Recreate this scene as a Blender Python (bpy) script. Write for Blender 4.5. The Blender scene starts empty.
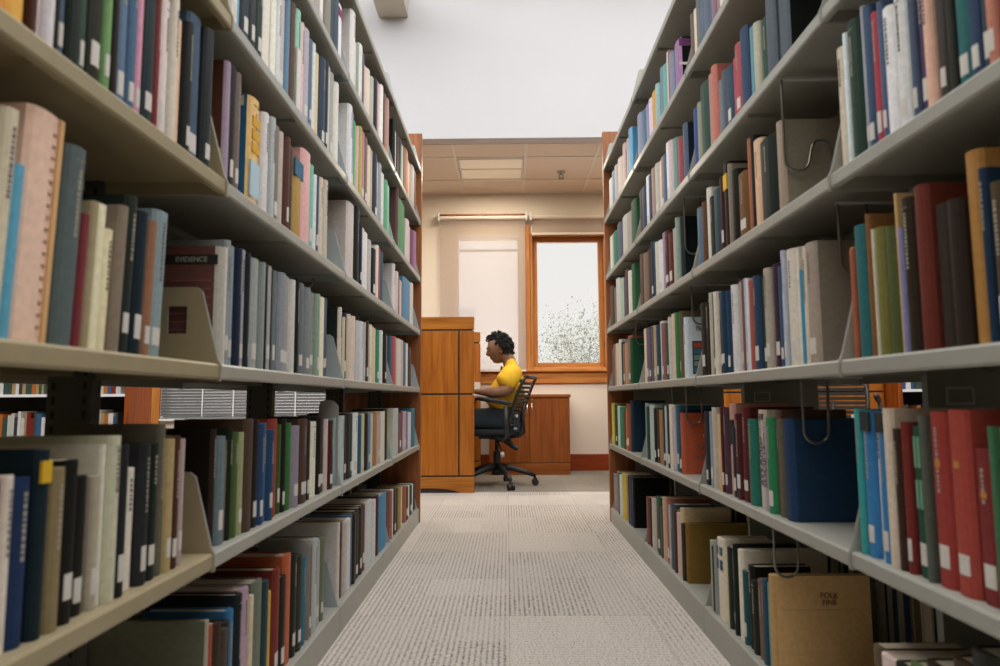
import bpy, math, random
from mathutils import Vector, Matrix
random.seed(7)
SC = bpy.context.scene
COL = SC.collection

# ---------------------------------------------------------------- camera, world, lights, exposure
def look_matrix(pitch, yaw, roll):
    f = Vector((math.sin(yaw)*math.cos(pitch), math.cos(yaw)*math.cos(pitch), math.sin(pitch)))
    r = Vector((math.cos(yaw), -math.sin(yaw), 0)); u = r.cross(f)
    r2 = r*math.cos(roll)+u*math.sin(roll); u2 = -r*math.sin(roll)+u*math.cos(roll)
    return Matrix((r2, u2, -f)).transposed().to_4x4()
cd = bpy.data.cameras.new('camera'); cam = bpy.data.objects.new('camera', cd); COL.objects.link(cam)
cd.sensor_width = 36; cd.lens = 24; cd.clip_start = .05; cd.clip_end = 200
cam.matrix_world = Matrix.Translation((0, 0, .7167)) @ look_matrix(.0973, -.0104, -.0059)
cd.dof.use_dof = True; cd.dof.focus_distance = 3.8; cd.dof.aperture_fstop = 4.4
SC.camera = cam

W = bpy.data.worlds.new('overcast_sky'); SC.world = W; W.use_nodes = True
wb = W.node_tree.nodes['Background']; wb.inputs[0].default_value = (1, .985, .96, 1); wb.inputs[1].default_value = .80

def area(name, loc, sx, sy, watts, col=(1, 1, 1), rot=(0, 0, 0)):
    l = bpy.data.lights.new(name, 'AREA'); l.shape = 'RECTANGLE'; l.size = sx; l.size_y = sy; l.energy = watts; l.color = col
    o = bpy.data.objects.new(name, l); COL.objects.link(o); o.location = loc; o.rotation_euler = rot; return o
area('ceiling_skylight', (0, 1.0, 4.85), 11, 6.2, 800, (1, .982, .965))
sl = bpy.data.lights.new('sun', 'SUN'); sl.energy = 16; sl.angle = .03; sl.color = (1, .975, .95)
so = bpy.data.objects.new('sun', sl); COL.objects.link(so); so.rotation_euler = (math.radians(38), 0, math.radians(12))
for tx_ in (-3.8, -1.97, -.1345, 1.71, 3.55): area('troffer_and_fill_lamp', (tx_, 5.9825, 2.795), .5, .5, 16, (1, .88, .70))  # middle lamp belongs to the visible troffer; the outer four are added unseen fill
SC.view_settings.view_transform = 'Standard'; SC.view_settings.look = 'None'
SC.view_settings.exposure = .2; SC.view_settings.gamma = 1; SC.view_settings.use_curve_mapping = False
SC.cycles.use_denoising = True
SC.cycles.max_bounces = 8; SC.cycles.diffuse_bounces = 3; SC.cycles.transparent_max_bounces = 8
SC.cycles.caustics_reflective = False; SC.cycles.caustics_refractive = False

# ---------------------------------------------------------------- helpers
def lin(h, g=1.0):
    out = []
    for i in (0, 2, 4):
        c = int(h[i:i+2], 16)/255
        c = c/12.92 if c <= .04045 else ((c+.055)/1.055)**2.4
        out.append(min(c*g, .86))
    return tuple(out)
def mat(name, col, rough=.6, metal=0, spec=.4):
    m = bpy.data.materials.new(name); m.use_nodes = True
    b = m.node_tree.nodes['Principled BSDF']
    b.inputs['Base Color'].default_value = (*(lin(col) if isinstance(col, str) else col), 1)
    b.inputs['Roughness'].default_value = rough; b.inputs['Metallic'].default_value = metal
    b.inputs['Specular IOR Level'].default_value = spec
    return m
def N(m, t, **kw):
    n = m.node_tree.nodes.new(t)
    for k, v in kw.items():
        if k in n.inputs: n.inputs[k].default_value = v
        else: setattr(n, k, v)
    return n
def L(m, a, b): m.node_tree.links.new(a, b)
def noisy(m, scale, amt, stretch=(1, 1, 1), detail=4, bump=0.0, dist=.002):
    """multiply the base colour by a gentle procedural mottling, optionally with bump"""
    b = m.node_tree.nodes['Principled BSDF']; col = b.inputs['Base Color'].default_value[:]
    tc = N(m, 'ShaderNodeTexCoord'); mp = N(m, 'ShaderNodeMapping'); mp.inputs['Scale'].default_value = stretch
    L(m, tc.outputs['Object'], mp.inputs[0])
    nz = N(m, 'ShaderNodeTexNoise'); nz.inputs['Scale'].default_value = scale; nz.inputs['Detail'].default_value = detail
    L(m, mp.outputs[0], nz.inputs[0])
    cr = N(m, 'ShaderNodeValToRGB'); cr.color_ramp.elements[0].position = .3; cr.color_ramp.elements[1].position = .7
    cr.color_ramp.elements[0].color = (*[c*(1-amt) for c in col[:3]], 1); cr.color_ramp.elements[1].color = (*[min(.9, c*(1+amt)) for c in col[:3]], 1)
    L(m, nz.outputs[0], cr.inputs[0]); L(m, cr.outputs[0], b.inputs['Base Color'])
    if bump:
        bp = N(m, 'ShaderNodeBump'); bp.inputs['Strength'].default_value = bump; bp.inputs['Distance'].default_value = dist
        L(m, nz.outputs[0], bp.inputs['Height']); L(m, bp.outputs[0], b.inputs['Normal'])
    return m
def wood(name, dark, light, rough=.38, scale=3.2, axis='Z'):
    m = mat(name, dark, rough); b = m.node_tree.nodes['Principled BSDF']
    tc = N(m, 'ShaderNodeTexCoord'); mp = N(m, 'ShaderNodeMapping')
    mp.inputs['Scale'].default_value = {'Z': (9, 9, .55), 'X': (.55, 9, 9), 'Y': (9, .55, 9)}[axis]
    L(m, tc.outputs['Object'], mp.inputs[0])
    nz = N(m, 'ShaderNodeTexNoise'); nz.inputs['Scale'].default_value = scale; nz.inputs['Detail'].default_value = 8; nz.inputs['Distortion'].default_value = 1.1
    L(m, mp.outputs[0], nz.inputs[0])
    cr = N(m, 'ShaderNodeValToRGB'); e = cr.color_ramp.elements; e[0].position = .32; e[1].position = .7
    e[0].color = (*lin(dark), 1); e[1].color = (*lin(light), 1)
    L(m, nz.outputs[0], cr.inputs[0]); L(m, cr.outputs[0], b.inputs['Base Color'])
    return m

class MB:
    def __init__(s): s.v = []; s.f = []; s.mi = []; s.c = []
    def add(s, vs, fs, mi=0, col=None):
        o = len(s.v); s.v += [tuple(v) for v in vs]; s.f += [[i+o for i in f] for f in fs]
        s.mi += ([mi]*len(fs) if isinstance(mi, int) else list(mi))
        s.c += ([col]*len(fs) if not isinstance(col, list) else col)
        return s
    def box(s, a, b, mi=0, col=None):
        x0, y0, z0 = [min(p, q) for p, q in zip(a, b)]; x1, y1, z1 = [max(p, q) for p, q in zip(a, b)]
        return s.add([(x0,y0,z0),(x1,y0,z0),(x1,y1,z0),(x0,y1,z0),(x0,y0,z1),(x1,y0,z1),(x1,y1,z1),(x0,y1,z1)],
                     [(0,3,2,1),(4,5,6,7),(0,1,5,4),(1,2,6,5),(2,3,7,6),(3,0,4,7)], mi, col)
    def prism(s, poly, axis, a, b, mi=0, col=None):
        """poly: 2-D outline; axis the extrusion axis"""
        def P(q, t):
            return {'x': (t, q[0], q[1]), 'y': (q[0], t, q[1]), 'z': (q[0], q[1], t)}[axis]
        n = len(poly); vs = [P(q, a) for q in poly]+[P(q, b) for q in poly]
        fs = [tuple(range(n))[::-1], tuple(range(n, 2*n))]+[(i, (i+1) % n, n+(i+1) % n, n+i) for i in range(n)]
        return s.add(vs, fs, mi, col)
    def tube(s, pts, r, seg=8, mi=0, cap=True, closed=False):
        pts = [Vector(p) for p in pts]; rs = r if isinstance(r, (list, tuple)) else [r]*len(pts)
        rings = []; up = None; n = len(pts)
        for i, p in enumerate(pts):
            t = (pts[min(i+1, n-1)]-pts[max(i-1, 0)]).normalized()
            if up is None:
                up = Vector((0, 0, 1)) if abs(t.z) < .9 else Vector((1, 0, 0))
            a = t.cross(up).normalized(); up = a.cross(t).normalized()
            rings.append([p+(a*math.cos(2*math.pi*k/seg)+up*math.sin(2*math.pi*k/seg))*rs[i] for k in range(seg)])
        vs = [v for rg in rings for v in rg]; fs = []
        for i in range(n-1):
            for k in range(seg):
                k2 = (k+1) % seg; fs.append((i*seg+k, i*seg+k2, (i+1)*seg+k2, (i+1)*seg+k))
        if cap: fs += [tuple(range(seg))[::-1], tuple(range((n-1)*seg, n*seg))]
        return s.add(vs, fs, mi)
    def build(s, name, mats, parent=None, loc=None, smooth=False, bevel=0, sub=0):
        me = bpy.data.meshes.new(name); me.from_pydata(s.v, [], s.f); me.update()
        mats = mats if isinstance(mats, (list, tuple)) else [mats]
        for m in mats: me.materials.append(m)
        me.polygons.foreach_set('material_index', s.mi)
        if any(c is not None for c in s.c):
            ca = me.color_attributes.new('Col', 'FLOAT_COLOR', 'CORNER'); buf = []
            for p in me.polygons:
                c = s.c[p.index] or (.5, .5, .5); buf += [*c, 1]*p.loop_total
            ca.data.foreach_set('color', buf)
        if smooth: me.polygons.foreach_set('use_smooth', [True]*len(me.polygons))
        o = bpy.data.objects.new(name, me); COL.objects.link(o)
        if parent: o.parent = parent
        if loc: o.location = loc
        if bevel:
            b = o.modifiers.new('bevel', 'BEVEL'); b.width = bevel; b.segments = 2; b.limit_method = 'ANGLE'
        if sub:
            b = o.modifiers.new('subdivision', 'SUBSURF'); b.levels = sub; b.render_levels = sub
        return o
def thing(name, loc=(0, 0, 0), rz=0):
    o = bpy.data.objects.new(name, None); COL.objects.link(o); o.location = loc; o.rotation_euler = (0, 0, rz); o.empty_display_size = .05; return o
def tag(o, label=None, cat=None, group=None, kind=None):
    for k, v in (('label', label), ('category', cat), ('group', group), ('kind', kind)):
        if v: o[k] = v
    return o
def S(o): o['kind'] = 'structure'; return o
def copy_tree(o, parent=None):
    c = o.copy(); COL.objects.link(c)
    if parent: c.parent = parent
    for ch in [x for x in bpy.data.objects if x.parent == o]: copy_tree(ch, c)
    return c
def text_mesh(body, size, name, m, parent, matrix, extrude=.0002):
    cu = bpy.data.curves.new(name, 'FONT'); cu.body = body; cu.size = size; cu.align_x = 'CENTER'; cu.align_y = 'CENTER'; cu.extrude = extrude; cu.offset = size*.012
    t = bpy.data.objects.new(name, cu); COL.objects.link(t)
    dg = bpy.context.evaluated_depsgraph_get(); me = bpy.data.meshes.new_from_object(t.evaluated_get(dg))
    bpy.data.objects.remove(t)
    me.materials.clear(); me.materials.append(m)
    o = bpy.data.objects.new(name, me); COL.objects.link(o); o.parent = parent; o.matrix_local = matrix; return o

# ---------------------------------------------------------------- materials
M_white = noisy(mat('white_wall_paint', (.60, .605, .63), .9), 2, .015)
M_side = noisy(mat('bounce_cut_wall_tone', (.20, .17, .13), .9), 2, .04)  # unseen walls kept dark to cut bounce, standing in for book stacks
M_cream = noisy(mat('cream_wall_paint', (.77, .68, .57), .9), 2, .02)
M_tile = noisy(mat('ceiling_tile_board', (.86, .765, .66), .95), 160, .06, detail=2)
M_grid = mat('ceiling_grid_enamel', (.90, .87, .80), .6)
M_grey = noisy(mat('grey_shelf_enamel', (.35, .35, .31), .36), 30, .03)
M_blue = noisy(mat('blue_grey_bracket_enamel', (.40, .445, .45), .45), 30, .03)
M_beige = noisy(mat('beige_shelf_enamel', (.34, .285, .175), .4), 30, .03)
M_cherry = wood('cherry_veneer', '74330f', 'a2541c')
M_cherry_x = wood('cherry_veneer_crosswise', '7c3a10', 'a85c20', axis='X')
M_carrel = wood('honey_veneer', '8c4c12', 'b26c22')
M_carrel_x = wood('honey_veneer_crosswise', '8e5216', 'b87628', axis='X')
M_cab = wood('red_brown_veneer', '743a12', '96521e')
M_cab_x = wood('red_brown_veneer_crosswise', '7c4014', '9a5a22', axis='X')
M_pine = wood('orange_window_wood', 'a8622a', 'c98e4c', .32, axis='Z')
M_pine_x = wood('orange_window_wood_crosswise', 'a8622a', 'c98e4c', .32, axis='X')
M_base = wood('red_baseboard_wood', '7d2f0e', '9b4216', .4, axis='X')
M_panel = wood('walnut_end_panel_veneer', '7d4a2b', 'a5683f')
M_reveal = mat('black_reveal', (.02, .018, .015), .7)
M_black = noisy(mat('black_plastic', (.018, .018, .018), .42), 60, .2)
M_mesh = mat('dark_rib_plastic', (.03, .026, .02), .5)
M_chrome = mat('brushed_steel', (.6, .6, .58), .3, 1)
M_alu = mat('pale_grey_plastic', (.5, .5, .5), .4)
M_wire = mat('dark_steel_wire', (.22, .21, .18), .3, .85)
M_cloth = noisy(mat('black_seat_fabric', (.02, .022, .024), .95), 300, .3)
M_paper = noisy(mat('paper', (.74, .72, .68), .9), 40, .03)
M_blind = mat('venetian_slat', (.10, .10, .10), .5)
M_white_frame = mat('white_enamel', (.75, .76, .78), .5)
M_glow = mat('troffer_diffuser', (.85, .78, .62), .6)
_b = M_glow.node_tree.nodes['Principled BSDF']; _b.inputs['Emission Color'].default_value = (1, .86, .62, 1); _b.inputs['Emission Strength'].default_value = .14

def attr_material(name, rough, wear):
    m = mat(name, (.5, .5, .5), rough, spec=.18); b = m.node_tree.nodes['Principled BSDF']
    at = N(m, 'ShaderNodeAttribute', attribute_name='Col')
    tc = N(m, 'ShaderNodeTexCoord')
    nz = N(m, 'ShaderNodeTexNoise'); nz.inputs['Scale'].default_value = 90; nz.inputs['Detail'].default_value = 6
    L(m, tc.outputs['Object'], nz.inputs[0])
    mr = N(m, 'ShaderNodeMapRange'); mr.inputs['From Min'].default_value = .3; mr.inputs['From Max'].default_value = .7
    mr.inputs['To Min'].default_value = 1-wear; mr.inputs['To Max'].default_value = 1+wear
    L(m, nz.outputs[0], mr.inputs[0])
    vm = N(m, 'ShaderNodeVectorMath', operation='SCALE'); L(m, at.outputs['Color'], vm.inputs[0]); L(m, mr.outputs[0], vm.inputs['Scale'])
    L(m, vm.outputs[0], b.inputs['Base Color'])
    bp = N(m, 'ShaderNodeBump'); bp.inputs['Strength'].default_value = .12; bp.inputs['Distance'].default_value = .001
    L(m, nz.outputs[0], bp.inputs['Height']); L(m, bp.outputs[0], b.inputs['Normal'])
    return m
M_cover = attr_material('book_cloth', .5, .09)
M_pages = noisy(mat('page_edges', (.56, .49, .37), .95), 60, .22, stretch=(.2, 30, .2), detail=3)
M_tag = noisy(mat('spine_label_paper', (.66, .63, .58), .8), 80, .04)
M_ink_l = mat('pale_title_foil', (.36, .33, .27), .5)
M_ink_d = mat('dark_title_ink', (.12, .105, .095), .6)

# carpet: quarter-turned ribbed tiles with darker flecks
def carpet(name, base, fleck):
    m = mat(name, base, .97, spec=.1); b = m.node_tree.nodes['Principled BSDF']
    geo = N(m, 'ShaderNodeTexCoord'); sep = N(m, 'ShaderNodeSeparateXYZ'); L(m, geo.outputs['Object'], sep.inputs[0])
    def MA(op, a, bb=None, c=None):
        n = N(m, 'ShaderNodeMath', operation=op)
        for i, q in enumerate((a, bb, c)):
            if q is None: continue
            if isinstance(q, (int, float)): n.inputs[i].default_value = q
            else: L(m, q, n.inputs[i])
        return n.outputs[0]
    X, Y = sep.outputs[0], sep.outputs[1]
    T = .457
    tx, ty = MA('FLOOR', MA('DIVIDE', X, T)), MA('FLOOR', MA('DIVIDE', Y, T))
    cb = N(m, 'ShaderNodeCombineXYZ'); L(m, tx, cb.inputs[0]); L(m, ty, cb.inputs[1])
    wn = N(m, 'ShaderNodeTexWhiteNoise', noise_dimensions='2D'); L(m, cb.outputs[0], wn.inputs[0])
    rnd = wn.outputs['Value']
    par = MA('GREATER_THAN', rnd, .58)
    # sub-blocks inside a tile vary how strongly the rib shows
    sb = N(m, 'ShaderNodeCombineXYZ'); L(m, MA('FLOOR', MA('DIVIDE', X, T/3)), sb.inputs[0]); L(m, MA('FLOOR', MA('DIVIDE', Y, T/2)), sb.inputs[1])
    wn2 = N(m, 'ShaderNodeTexWhiteNoise', noise_dimensions='2D'); L(m, sb.outputs[0], wn2.inputs[0])
    def ribs(a, along):
        s = MA('SINE', MA('MULTIPLY', a, 2*math.pi/.0165))
        cbx = N(m, 'ShaderNodeCombineXYZ'); L(m, MA('MULTIPLY', a, 61), cbx.inputs[0]); L(m, MA('MULTIPLY', along, 130), cbx.inputs[1])
        nz = N(m, 'ShaderNodeTexNoise'); nz.inputs['Scale'].default_value = 1.0; nz.inputs['Detail'].default_value = 2; L(m, cbx.outputs[0], nz.inputs[0])
        return MA('MULTIPLY', MA('SMOOTH_MAX', MA('ADD', MA('MULTIPLY', s, .42), MA('SUBTRACT', MA('MULTIPLY', nz.outputs[0], 3.0), 1.38)), 0, .1), 1.1)
    r1, r2 = ribs(X, Y), ribs(Y, X)
    mixr = N(m, 'ShaderNodeMix', data_type='FLOAT'); L(m, par, mixr.inputs[0]); L(m, r1, mixr.inputs[2]); L(m, MA('MULTIPLY', r2, .7), mixr.inputs[3])
    amt = MA('MULTIPLY', mixr.outputs[0], MA('ADD', MA('MULTIPLY', wn2.outputs['Value'], .55), .42))
    fn = N(m, 'ShaderNodeTexNoise'); fn.inputs['Scale'].default_value = 190; fn.inputs['Detail'].default_value = 2; L(m, geo.outputs['Object'], fn.inputs[0])
    amt2 = MA('ADD', amt, MA('MULTIPLY', MA('SUBTRACT', fn.outputs[0], .48), 2.0))
    # thin seams between tiles
    fx, fy = MA('FRACT', MA('DIVIDE', X, T)), MA('FRACT', MA('DIVIDE', Y, T))
    seam = MA('MAXIMUM', MA('LESS_THAN', fx, .008), MA('LESS_THAN', fy, .010))
    amt3 = MA('ADD', amt2, MA('MULTIPLY', seam, .25))
    cl = N(m, 'ShaderNodeClamp'); L(m, amt3, cl.inputs[0])
    mx = N(m, 'ShaderNodeMix', data_type='RGBA'); L(m, cl.outputs[0], mx.inputs[0])
    mx.inputs[6].default_value = (*base, 1); mx.inputs[7].default_value = (*fleck, 1)
    # each tile a hair lighter or darker
    sc = N(m, 'ShaderNodeVectorMath', operation='SCALE'); L(m, mx.outputs[2], sc.inputs[0]); L(m, MA('ADD', MA('MULTIPLY', rnd, .10), .95), sc.inputs['Scale'])
    L(m, sc.outputs[0], b.inputs['Base Color'])
    bp = N(m, 'ShaderNodeBump', invert=True); bp.inputs['Strength'].default_value = .4; bp.inputs['Distance'].default_value = .003
    L(m, amt2, bp.inputs['Height']); L(m, bp.outputs[0], b.inputs['Normal'])
    return m
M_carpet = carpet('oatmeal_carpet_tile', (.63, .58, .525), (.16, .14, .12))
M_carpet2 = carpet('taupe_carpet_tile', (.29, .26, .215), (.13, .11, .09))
M_carpet3 = carpet('bounce_cut_carpet_tile', (.17, .14, .11), (.07, .06, .05))  # dark tone put on the unseen surrounding floor to cut bounce light

# ---------------------------------------------------------------- the room
ZC, YF, YW = 2.82, 5.24, 6.70            # low ceiling, white soffit, window wall
S(MB().box((-1.3, -.3, -.05), (1.3, 5.2, 0)).build('floor', M_carpet))
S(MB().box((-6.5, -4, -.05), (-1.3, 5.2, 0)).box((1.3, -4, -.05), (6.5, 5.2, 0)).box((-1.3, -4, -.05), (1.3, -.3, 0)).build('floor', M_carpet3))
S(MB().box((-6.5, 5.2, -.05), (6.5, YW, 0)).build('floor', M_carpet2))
S(MB().box((-6.5, YF, ZC), (6.5, YF+.12, 5)).build('wall_soffit', M_white))
S(MB().box((-6.6, -4, 0), (-6.5, YW, 5)).build('wall_left', M_side))
S(MB().box((6.5, -4, 0), (6.6, YW, 5)).build('wall_right', M_side))
S(MB().box((-6.5, -4.1, 0), (6.5, -4, 5)).build('wall_rear', M_side))
S(MB().box((-6.5, -4, 5), (6.5, YF+.12, 5.1)).build('ceiling', M_white))
# dropped ceiling of square tiles in a T-grid
XS = [-.442+.615*i for i in range(-10, 12)]; YS = [YF+.12, 5.675, 6.29, YW]
mb = MB(); gr = MB()
for j in range(3):
    for i in range(len(XS)-1):
        if abs(XS[i]+.442) < .01 and j == 1: continue
        mb.box((XS[i]+.012, YS[j]+.012, ZC), (XS[i+1]-.012, YS[j+1]-.012, ZC+.02))
for x in XS: gr.box((x-.012, YF+.12, ZC-.006), (x+.012, YW, ZC+.02))
for y in YS[1:3]: gr.box((-6.5, y-.012, ZC-.0065), (6.5, y+.012, ZC+.02))
gr.box((-6.5, YW-.02, ZC-.007), (6.5, YW, ZC+.02)); gr.box((-6.5, YF+.12, ZC+.02), (6.5, YW, ZC+.06))
S(mb.build('ceiling', M_tile)); S(gr.build('ceiling', M_grid))
t = thing('ceiling_light', (-.1345, 5.9825, ZC)); tag(t, 'square recessed light troffer set in the tiled low ceiling', 'light')
m_ = MB(); m_.prism([(-.29, -.01), (.29, -.01), (.29, .05), (-.29, .05)], 'y', -.29, -.27); m_.box((-.29, .27, -.01), (.29, .29, .05)); m_.box((-.29, -.27, -.01), (-.275, .27, .05)); m_.box((.275, -.27, -.01), (.29, .27, .05))
m_.build('frame', M_grid, t)
MB().box((-.275, -.27, .002), (.275, .27, .008)).build('diffuser', M_glow, t)
MB().box((-.275, -.012, -.003), (.275, .012, .002)).build('centre_rib', M_grid, t)
for k, (tx_, nm) in enumerate(((-3.8, 'farthest out on the left'), (-1.97, 'behind the left rack'), (1.71, 'behind the right rack'), (3.55, 'farthest out on the right'))):  # extra troffers out of view, added to brighten the low ceiling area
    c = copy_tree(t); c.location.x = tx_; c.location.z = ZC-.012; c['label'] = 'added square fill troffer of the low ceiling, '+nm
# sprinkler head under the low ceiling
t = thing('fire_sprinkler', (.517, 6.07, ZC)); tag(t, 'small metal fire sprinkler head hanging from the low tiled ceiling', 'sprinkler')
MB().tube([(0, 0, 0), (0, 0, -.012)], [.04, .036], 20).build('escutcheon', M_alu, t)
MB().tube([(0, 0, -.01), (0, 0, -.028)], .012, 10).build('stem', M_wire, t)
m_ = MB()
for s in (-1, 1): m_.tube([(s*.01, 0, -.026), (s*.022, 0, -.04), (s*.012, 0, -.056), (0, 0, -.062)], .004, 6)
m_.build('yoke', M_wire, t); MB().tube([(0, 0, -.06), (0, 0, -.065)], .028, 12).build('deflector', M_wire, t)
# boxed beam that meets the soffit
t = MB().box((-1.045, -3.9, 3.862), (-.80, YF, 4.05)).build('trim_1', noisy(mat('pale_beam_paint', (.62, .57, .49), .7), 8, .03), bevel=.006); S(t)

# window wall with three openings (glass opening in X, Z)
OPEN = [(-.497, .122, .99, 2.365), (.235, 1.02, .99, 2.39), (-3.48, -1.75, .53, 2.39), (2.1, 3.6, .99, 2.39), (-5.6, -4.3, .99, 2.39)]
def wall_with_holes(y0, y1, x0, x1, z0, z1, holes, m, name):
    b = MB(); hs = sorted(holes); x = x0
    for (a, c, lo, hi) in hs:
        b.box((x, y0, z0), (a, y1, z1)); b.box((a, y0, z0), (c, y1, lo)); b.box((a, y0, hi), (c, y1, z1)); x = c
    b.box((x, y0, z0), (x1, y1, z1)); return S(b.build(name, m))
wall_with_holes(YW, YW+.2, -6.5, 6.5, 0, ZC+.1, OPEN, M_cream, 'wall_window')
glass = bpy.data.materials.new('window_glass'); glass.use_nodes = True
nt = glass.node_tree; nt.nodes.clear(); go = nt.nodes.new('ShaderNodeOutputMaterial'); gm = nt.nodes.new('ShaderNodeMixShader'); g1 = nt.nodes.new('ShaderNodeBsdfTransparent'); g2 = nt.nodes.new('ShaderNodeBsdfGlossy')
g2.inputs['Roughness'].default_value = .02; gm.inputs[0].default_value = .04; nt.links.new(g1.outputs[0], gm.inputs[1]); nt.links.new(g2.outputs[0], gm.inputs[2]); nt.links.new(gm.outputs[0], go.inputs[0])
def frame(a, c, lo, hi, w, y0, y1, name, m, parent=None, mx=None):
    b = MB(); b.box((a, y0, lo), (a+w, y1, hi)).box((c-w, y0, lo), (c, y1, hi)); o = b.build(name, m, parent, bevel=.004)
    b = MB(); b.box((a+w, y0, lo), (c-w, y1, lo+w)).box((a+w, y0, hi-w), (c-w, y1, hi)); b.build(name, mx or m, parent, bevel=.004)
    return o
WN = 0
for (a, c, lo, hi) in OPEN:
    WN += 1
    root = thing('window_%d' % WN, (0, 0, 0)); S(root)
    ow, sw = {1: (.004, .004), 3: (.02, .02)}.get(WN, (.03, .05))
    mm, mx_ = {1: (M_cream, M_cream), 3: (M_white_frame, M_white_frame)}.get(WN, (M_pine, M_pine_x))
    frame(a-.0, c+.0, lo, hi, ow, YW-.014, YW+.14, 'casing', mm, root, mx_)
    frame(a+ow, c-ow, lo+ow, hi-ow, sw, YW+.05, YW+.1, 'sash', mm, root, mx_)
    MB().box((a+ow+sw, YW+.072, lo+ow+sw), (c-ow-sw, YW+.076, hi-ow-sw)).build('pane', glass, root)
    if WN == 2:
        MB().box((-.003, YW-.03, 1.23), (.012, YW-.012, 1.27)).box((0, YW-.028, 1.7), (.01, YW-.012, 1.74)).build('hinge', M_wire, root, loc=(.985, .062, 0))
# mullion post, sill and apron
S(MB().box((.19, YW-.035, .99), (.235, YW+.14, 2.47)).build('trim_2', M_pine, bevel=.004))
S(MB().box((-.75, YW-.05, .975), (6.4, YW, 1.002)).build('trim_3', M_pine_x, bevel=.005))
S(MB().box((-.75, YW-.022, .862), (6.4, YW, .975)).build('trim_4', M_pine_x, bevel=.003))
S(MB().box((-3.62, YW-.03, .3), (-3.48, YW, 2.45)).build('trim_5', M_pine, bevel=.003))
S(MB().box((-6.5, YW-.018, 0), (6.5, YW, .152)).box((-6.5, YW-.012, .152), (6.5, YW, .16)).build('baseboard_window', M_base))

# roller shades
fab = bpy.data.materials.new('screen_shade_fabric'); fab.use_nodes = True; nt = fab.node_tree; nt.nodes.clear()
o_ = nt.nodes.new('ShaderNodeOutputMaterial'); mA = nt.nodes.new('ShaderNodeMixShader'); mB = nt.nodes.new('ShaderNodeMixShader')
df = nt.nodes.new('ShaderNodeBsdfDiffuse'); tl = nt.nodes.new('ShaderNodeBsdfTranslucent'); tp = nt.nodes.new('ShaderNodeBsdfTransparent')
wv = nt.nodes.new('ShaderNodeTexWave'); wv.inputs['Scale'].default_value = 180; tcn = nt.nodes.new('ShaderNodeTexCoord'); nt.links.new(tcn.outputs['Object'], wv.inputs[0])
crr = nt.nodes.new('ShaderNodeValToRGB'); crr.color_ramp.elements[0].color = (.60, .53, .48, 1); crr.color_ramp.elements[1].color = (.66, .59, .54, 1); nt.links.new(wv.outputs[0], crr.inputs[0])
nt.links.new(crr.outputs[0], df.inputs[0]); nt.links.new(crr.outputs[0], tl.inputs[0]); tp.inputs[0].default_value = (1, .98, .97, 1)
mA.inputs[0].default_value = .5; mB.inputs[0].default_value = .64
nt.links.new(df.outputs[0], mA.inputs[1]); nt.links.new(tl.outputs[0], mA.inputs[2]); nt.links.new(mA.outputs[0], mB.inputs[1]); nt.links.new(tp.outputs[0], mB.inputs[2]); nt.links.new(mB.outputs[0], o_.inputs[0])
M_shadebar = mat('shade_cassette', (.70, .62, .54), .6)
def shade(x0, x1, zb, label, trim_top):
    t = thing('roller_shade', ((x0+x1)/2, YW-.075, 2.56)); tag(t, label, 'window shade'); h = (x1-x0)/2
    MB().tube([(-h, 0, -.02), (h, 0, -.02)], .021, 16).build('roller', M_shadebar, t, smooth=False)
    MB().box((-h+.012, .018, zb-2.56), (h-.012, .0195, -.02)).build('fabric', fab, t)
    MB().box((-h+.012, .012, zb-2.56-.02), (h-.012, .026, zb-2.56)).build('hem_bar', M_shadebar, t)
    for s in (-1, 1): MB().box((s*h-.008, -.035, -.055), (s*h+.008, .06, .03)).build('bracket', M_white_frame, t, bevel=.003)
    if trim_top: MB().box((-h, .0, .012), (h, .055, .022)).build('head_rail', M_panel, t)
shade(-.685, .205, 1.0, 'lowered pale screen shade covering the window beside the seated man', True)
shade(.25, 1.10, 2.385, 'raised pale roller shade above the clear window', False)
# venetian blind on the window far to the left
t = thing('venetian_blind', (-2.61, YW-.04, 2.4)); tag(t, 'grey venetian blind seen through the gap in the left rack', 'blind')
b = MB()
for k in range(62):
    z = -.03-.0295*k; b.add([(-.85, -.005, z-.0138), (.85, -.005, z-.0138), (.85, .005, z+.0128), (-.85, .005, z+.0128), (-.85, -.0065, z-.0138), (.85, -.0065, z-.0138), (.85, .0035, z+.0128), (-.85, .0035, z+.0128)], [(0,1,2,3),(4,7,6,5),(0,4,5,1),(2,6,7,3),(1,5,6,2),(0,3,7,4)])
b.build('slats', M_blind, t); MB().box((-.86, -.02, -.02), (.86, .02, .02)).build('head_rail', M_white_frame, t)
b = MB()
for x in (-.43, -.12, .2, .5): b.box((x-.006, -.016, -1.86), (x+.006, -.013, 0))
b.build('ladder_tape', M_white_frame, t); MB().box((-.86, -.014, -1.89), (.86, .014, -1.87)).build('bottom_rail', M_white_frame, t)

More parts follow.
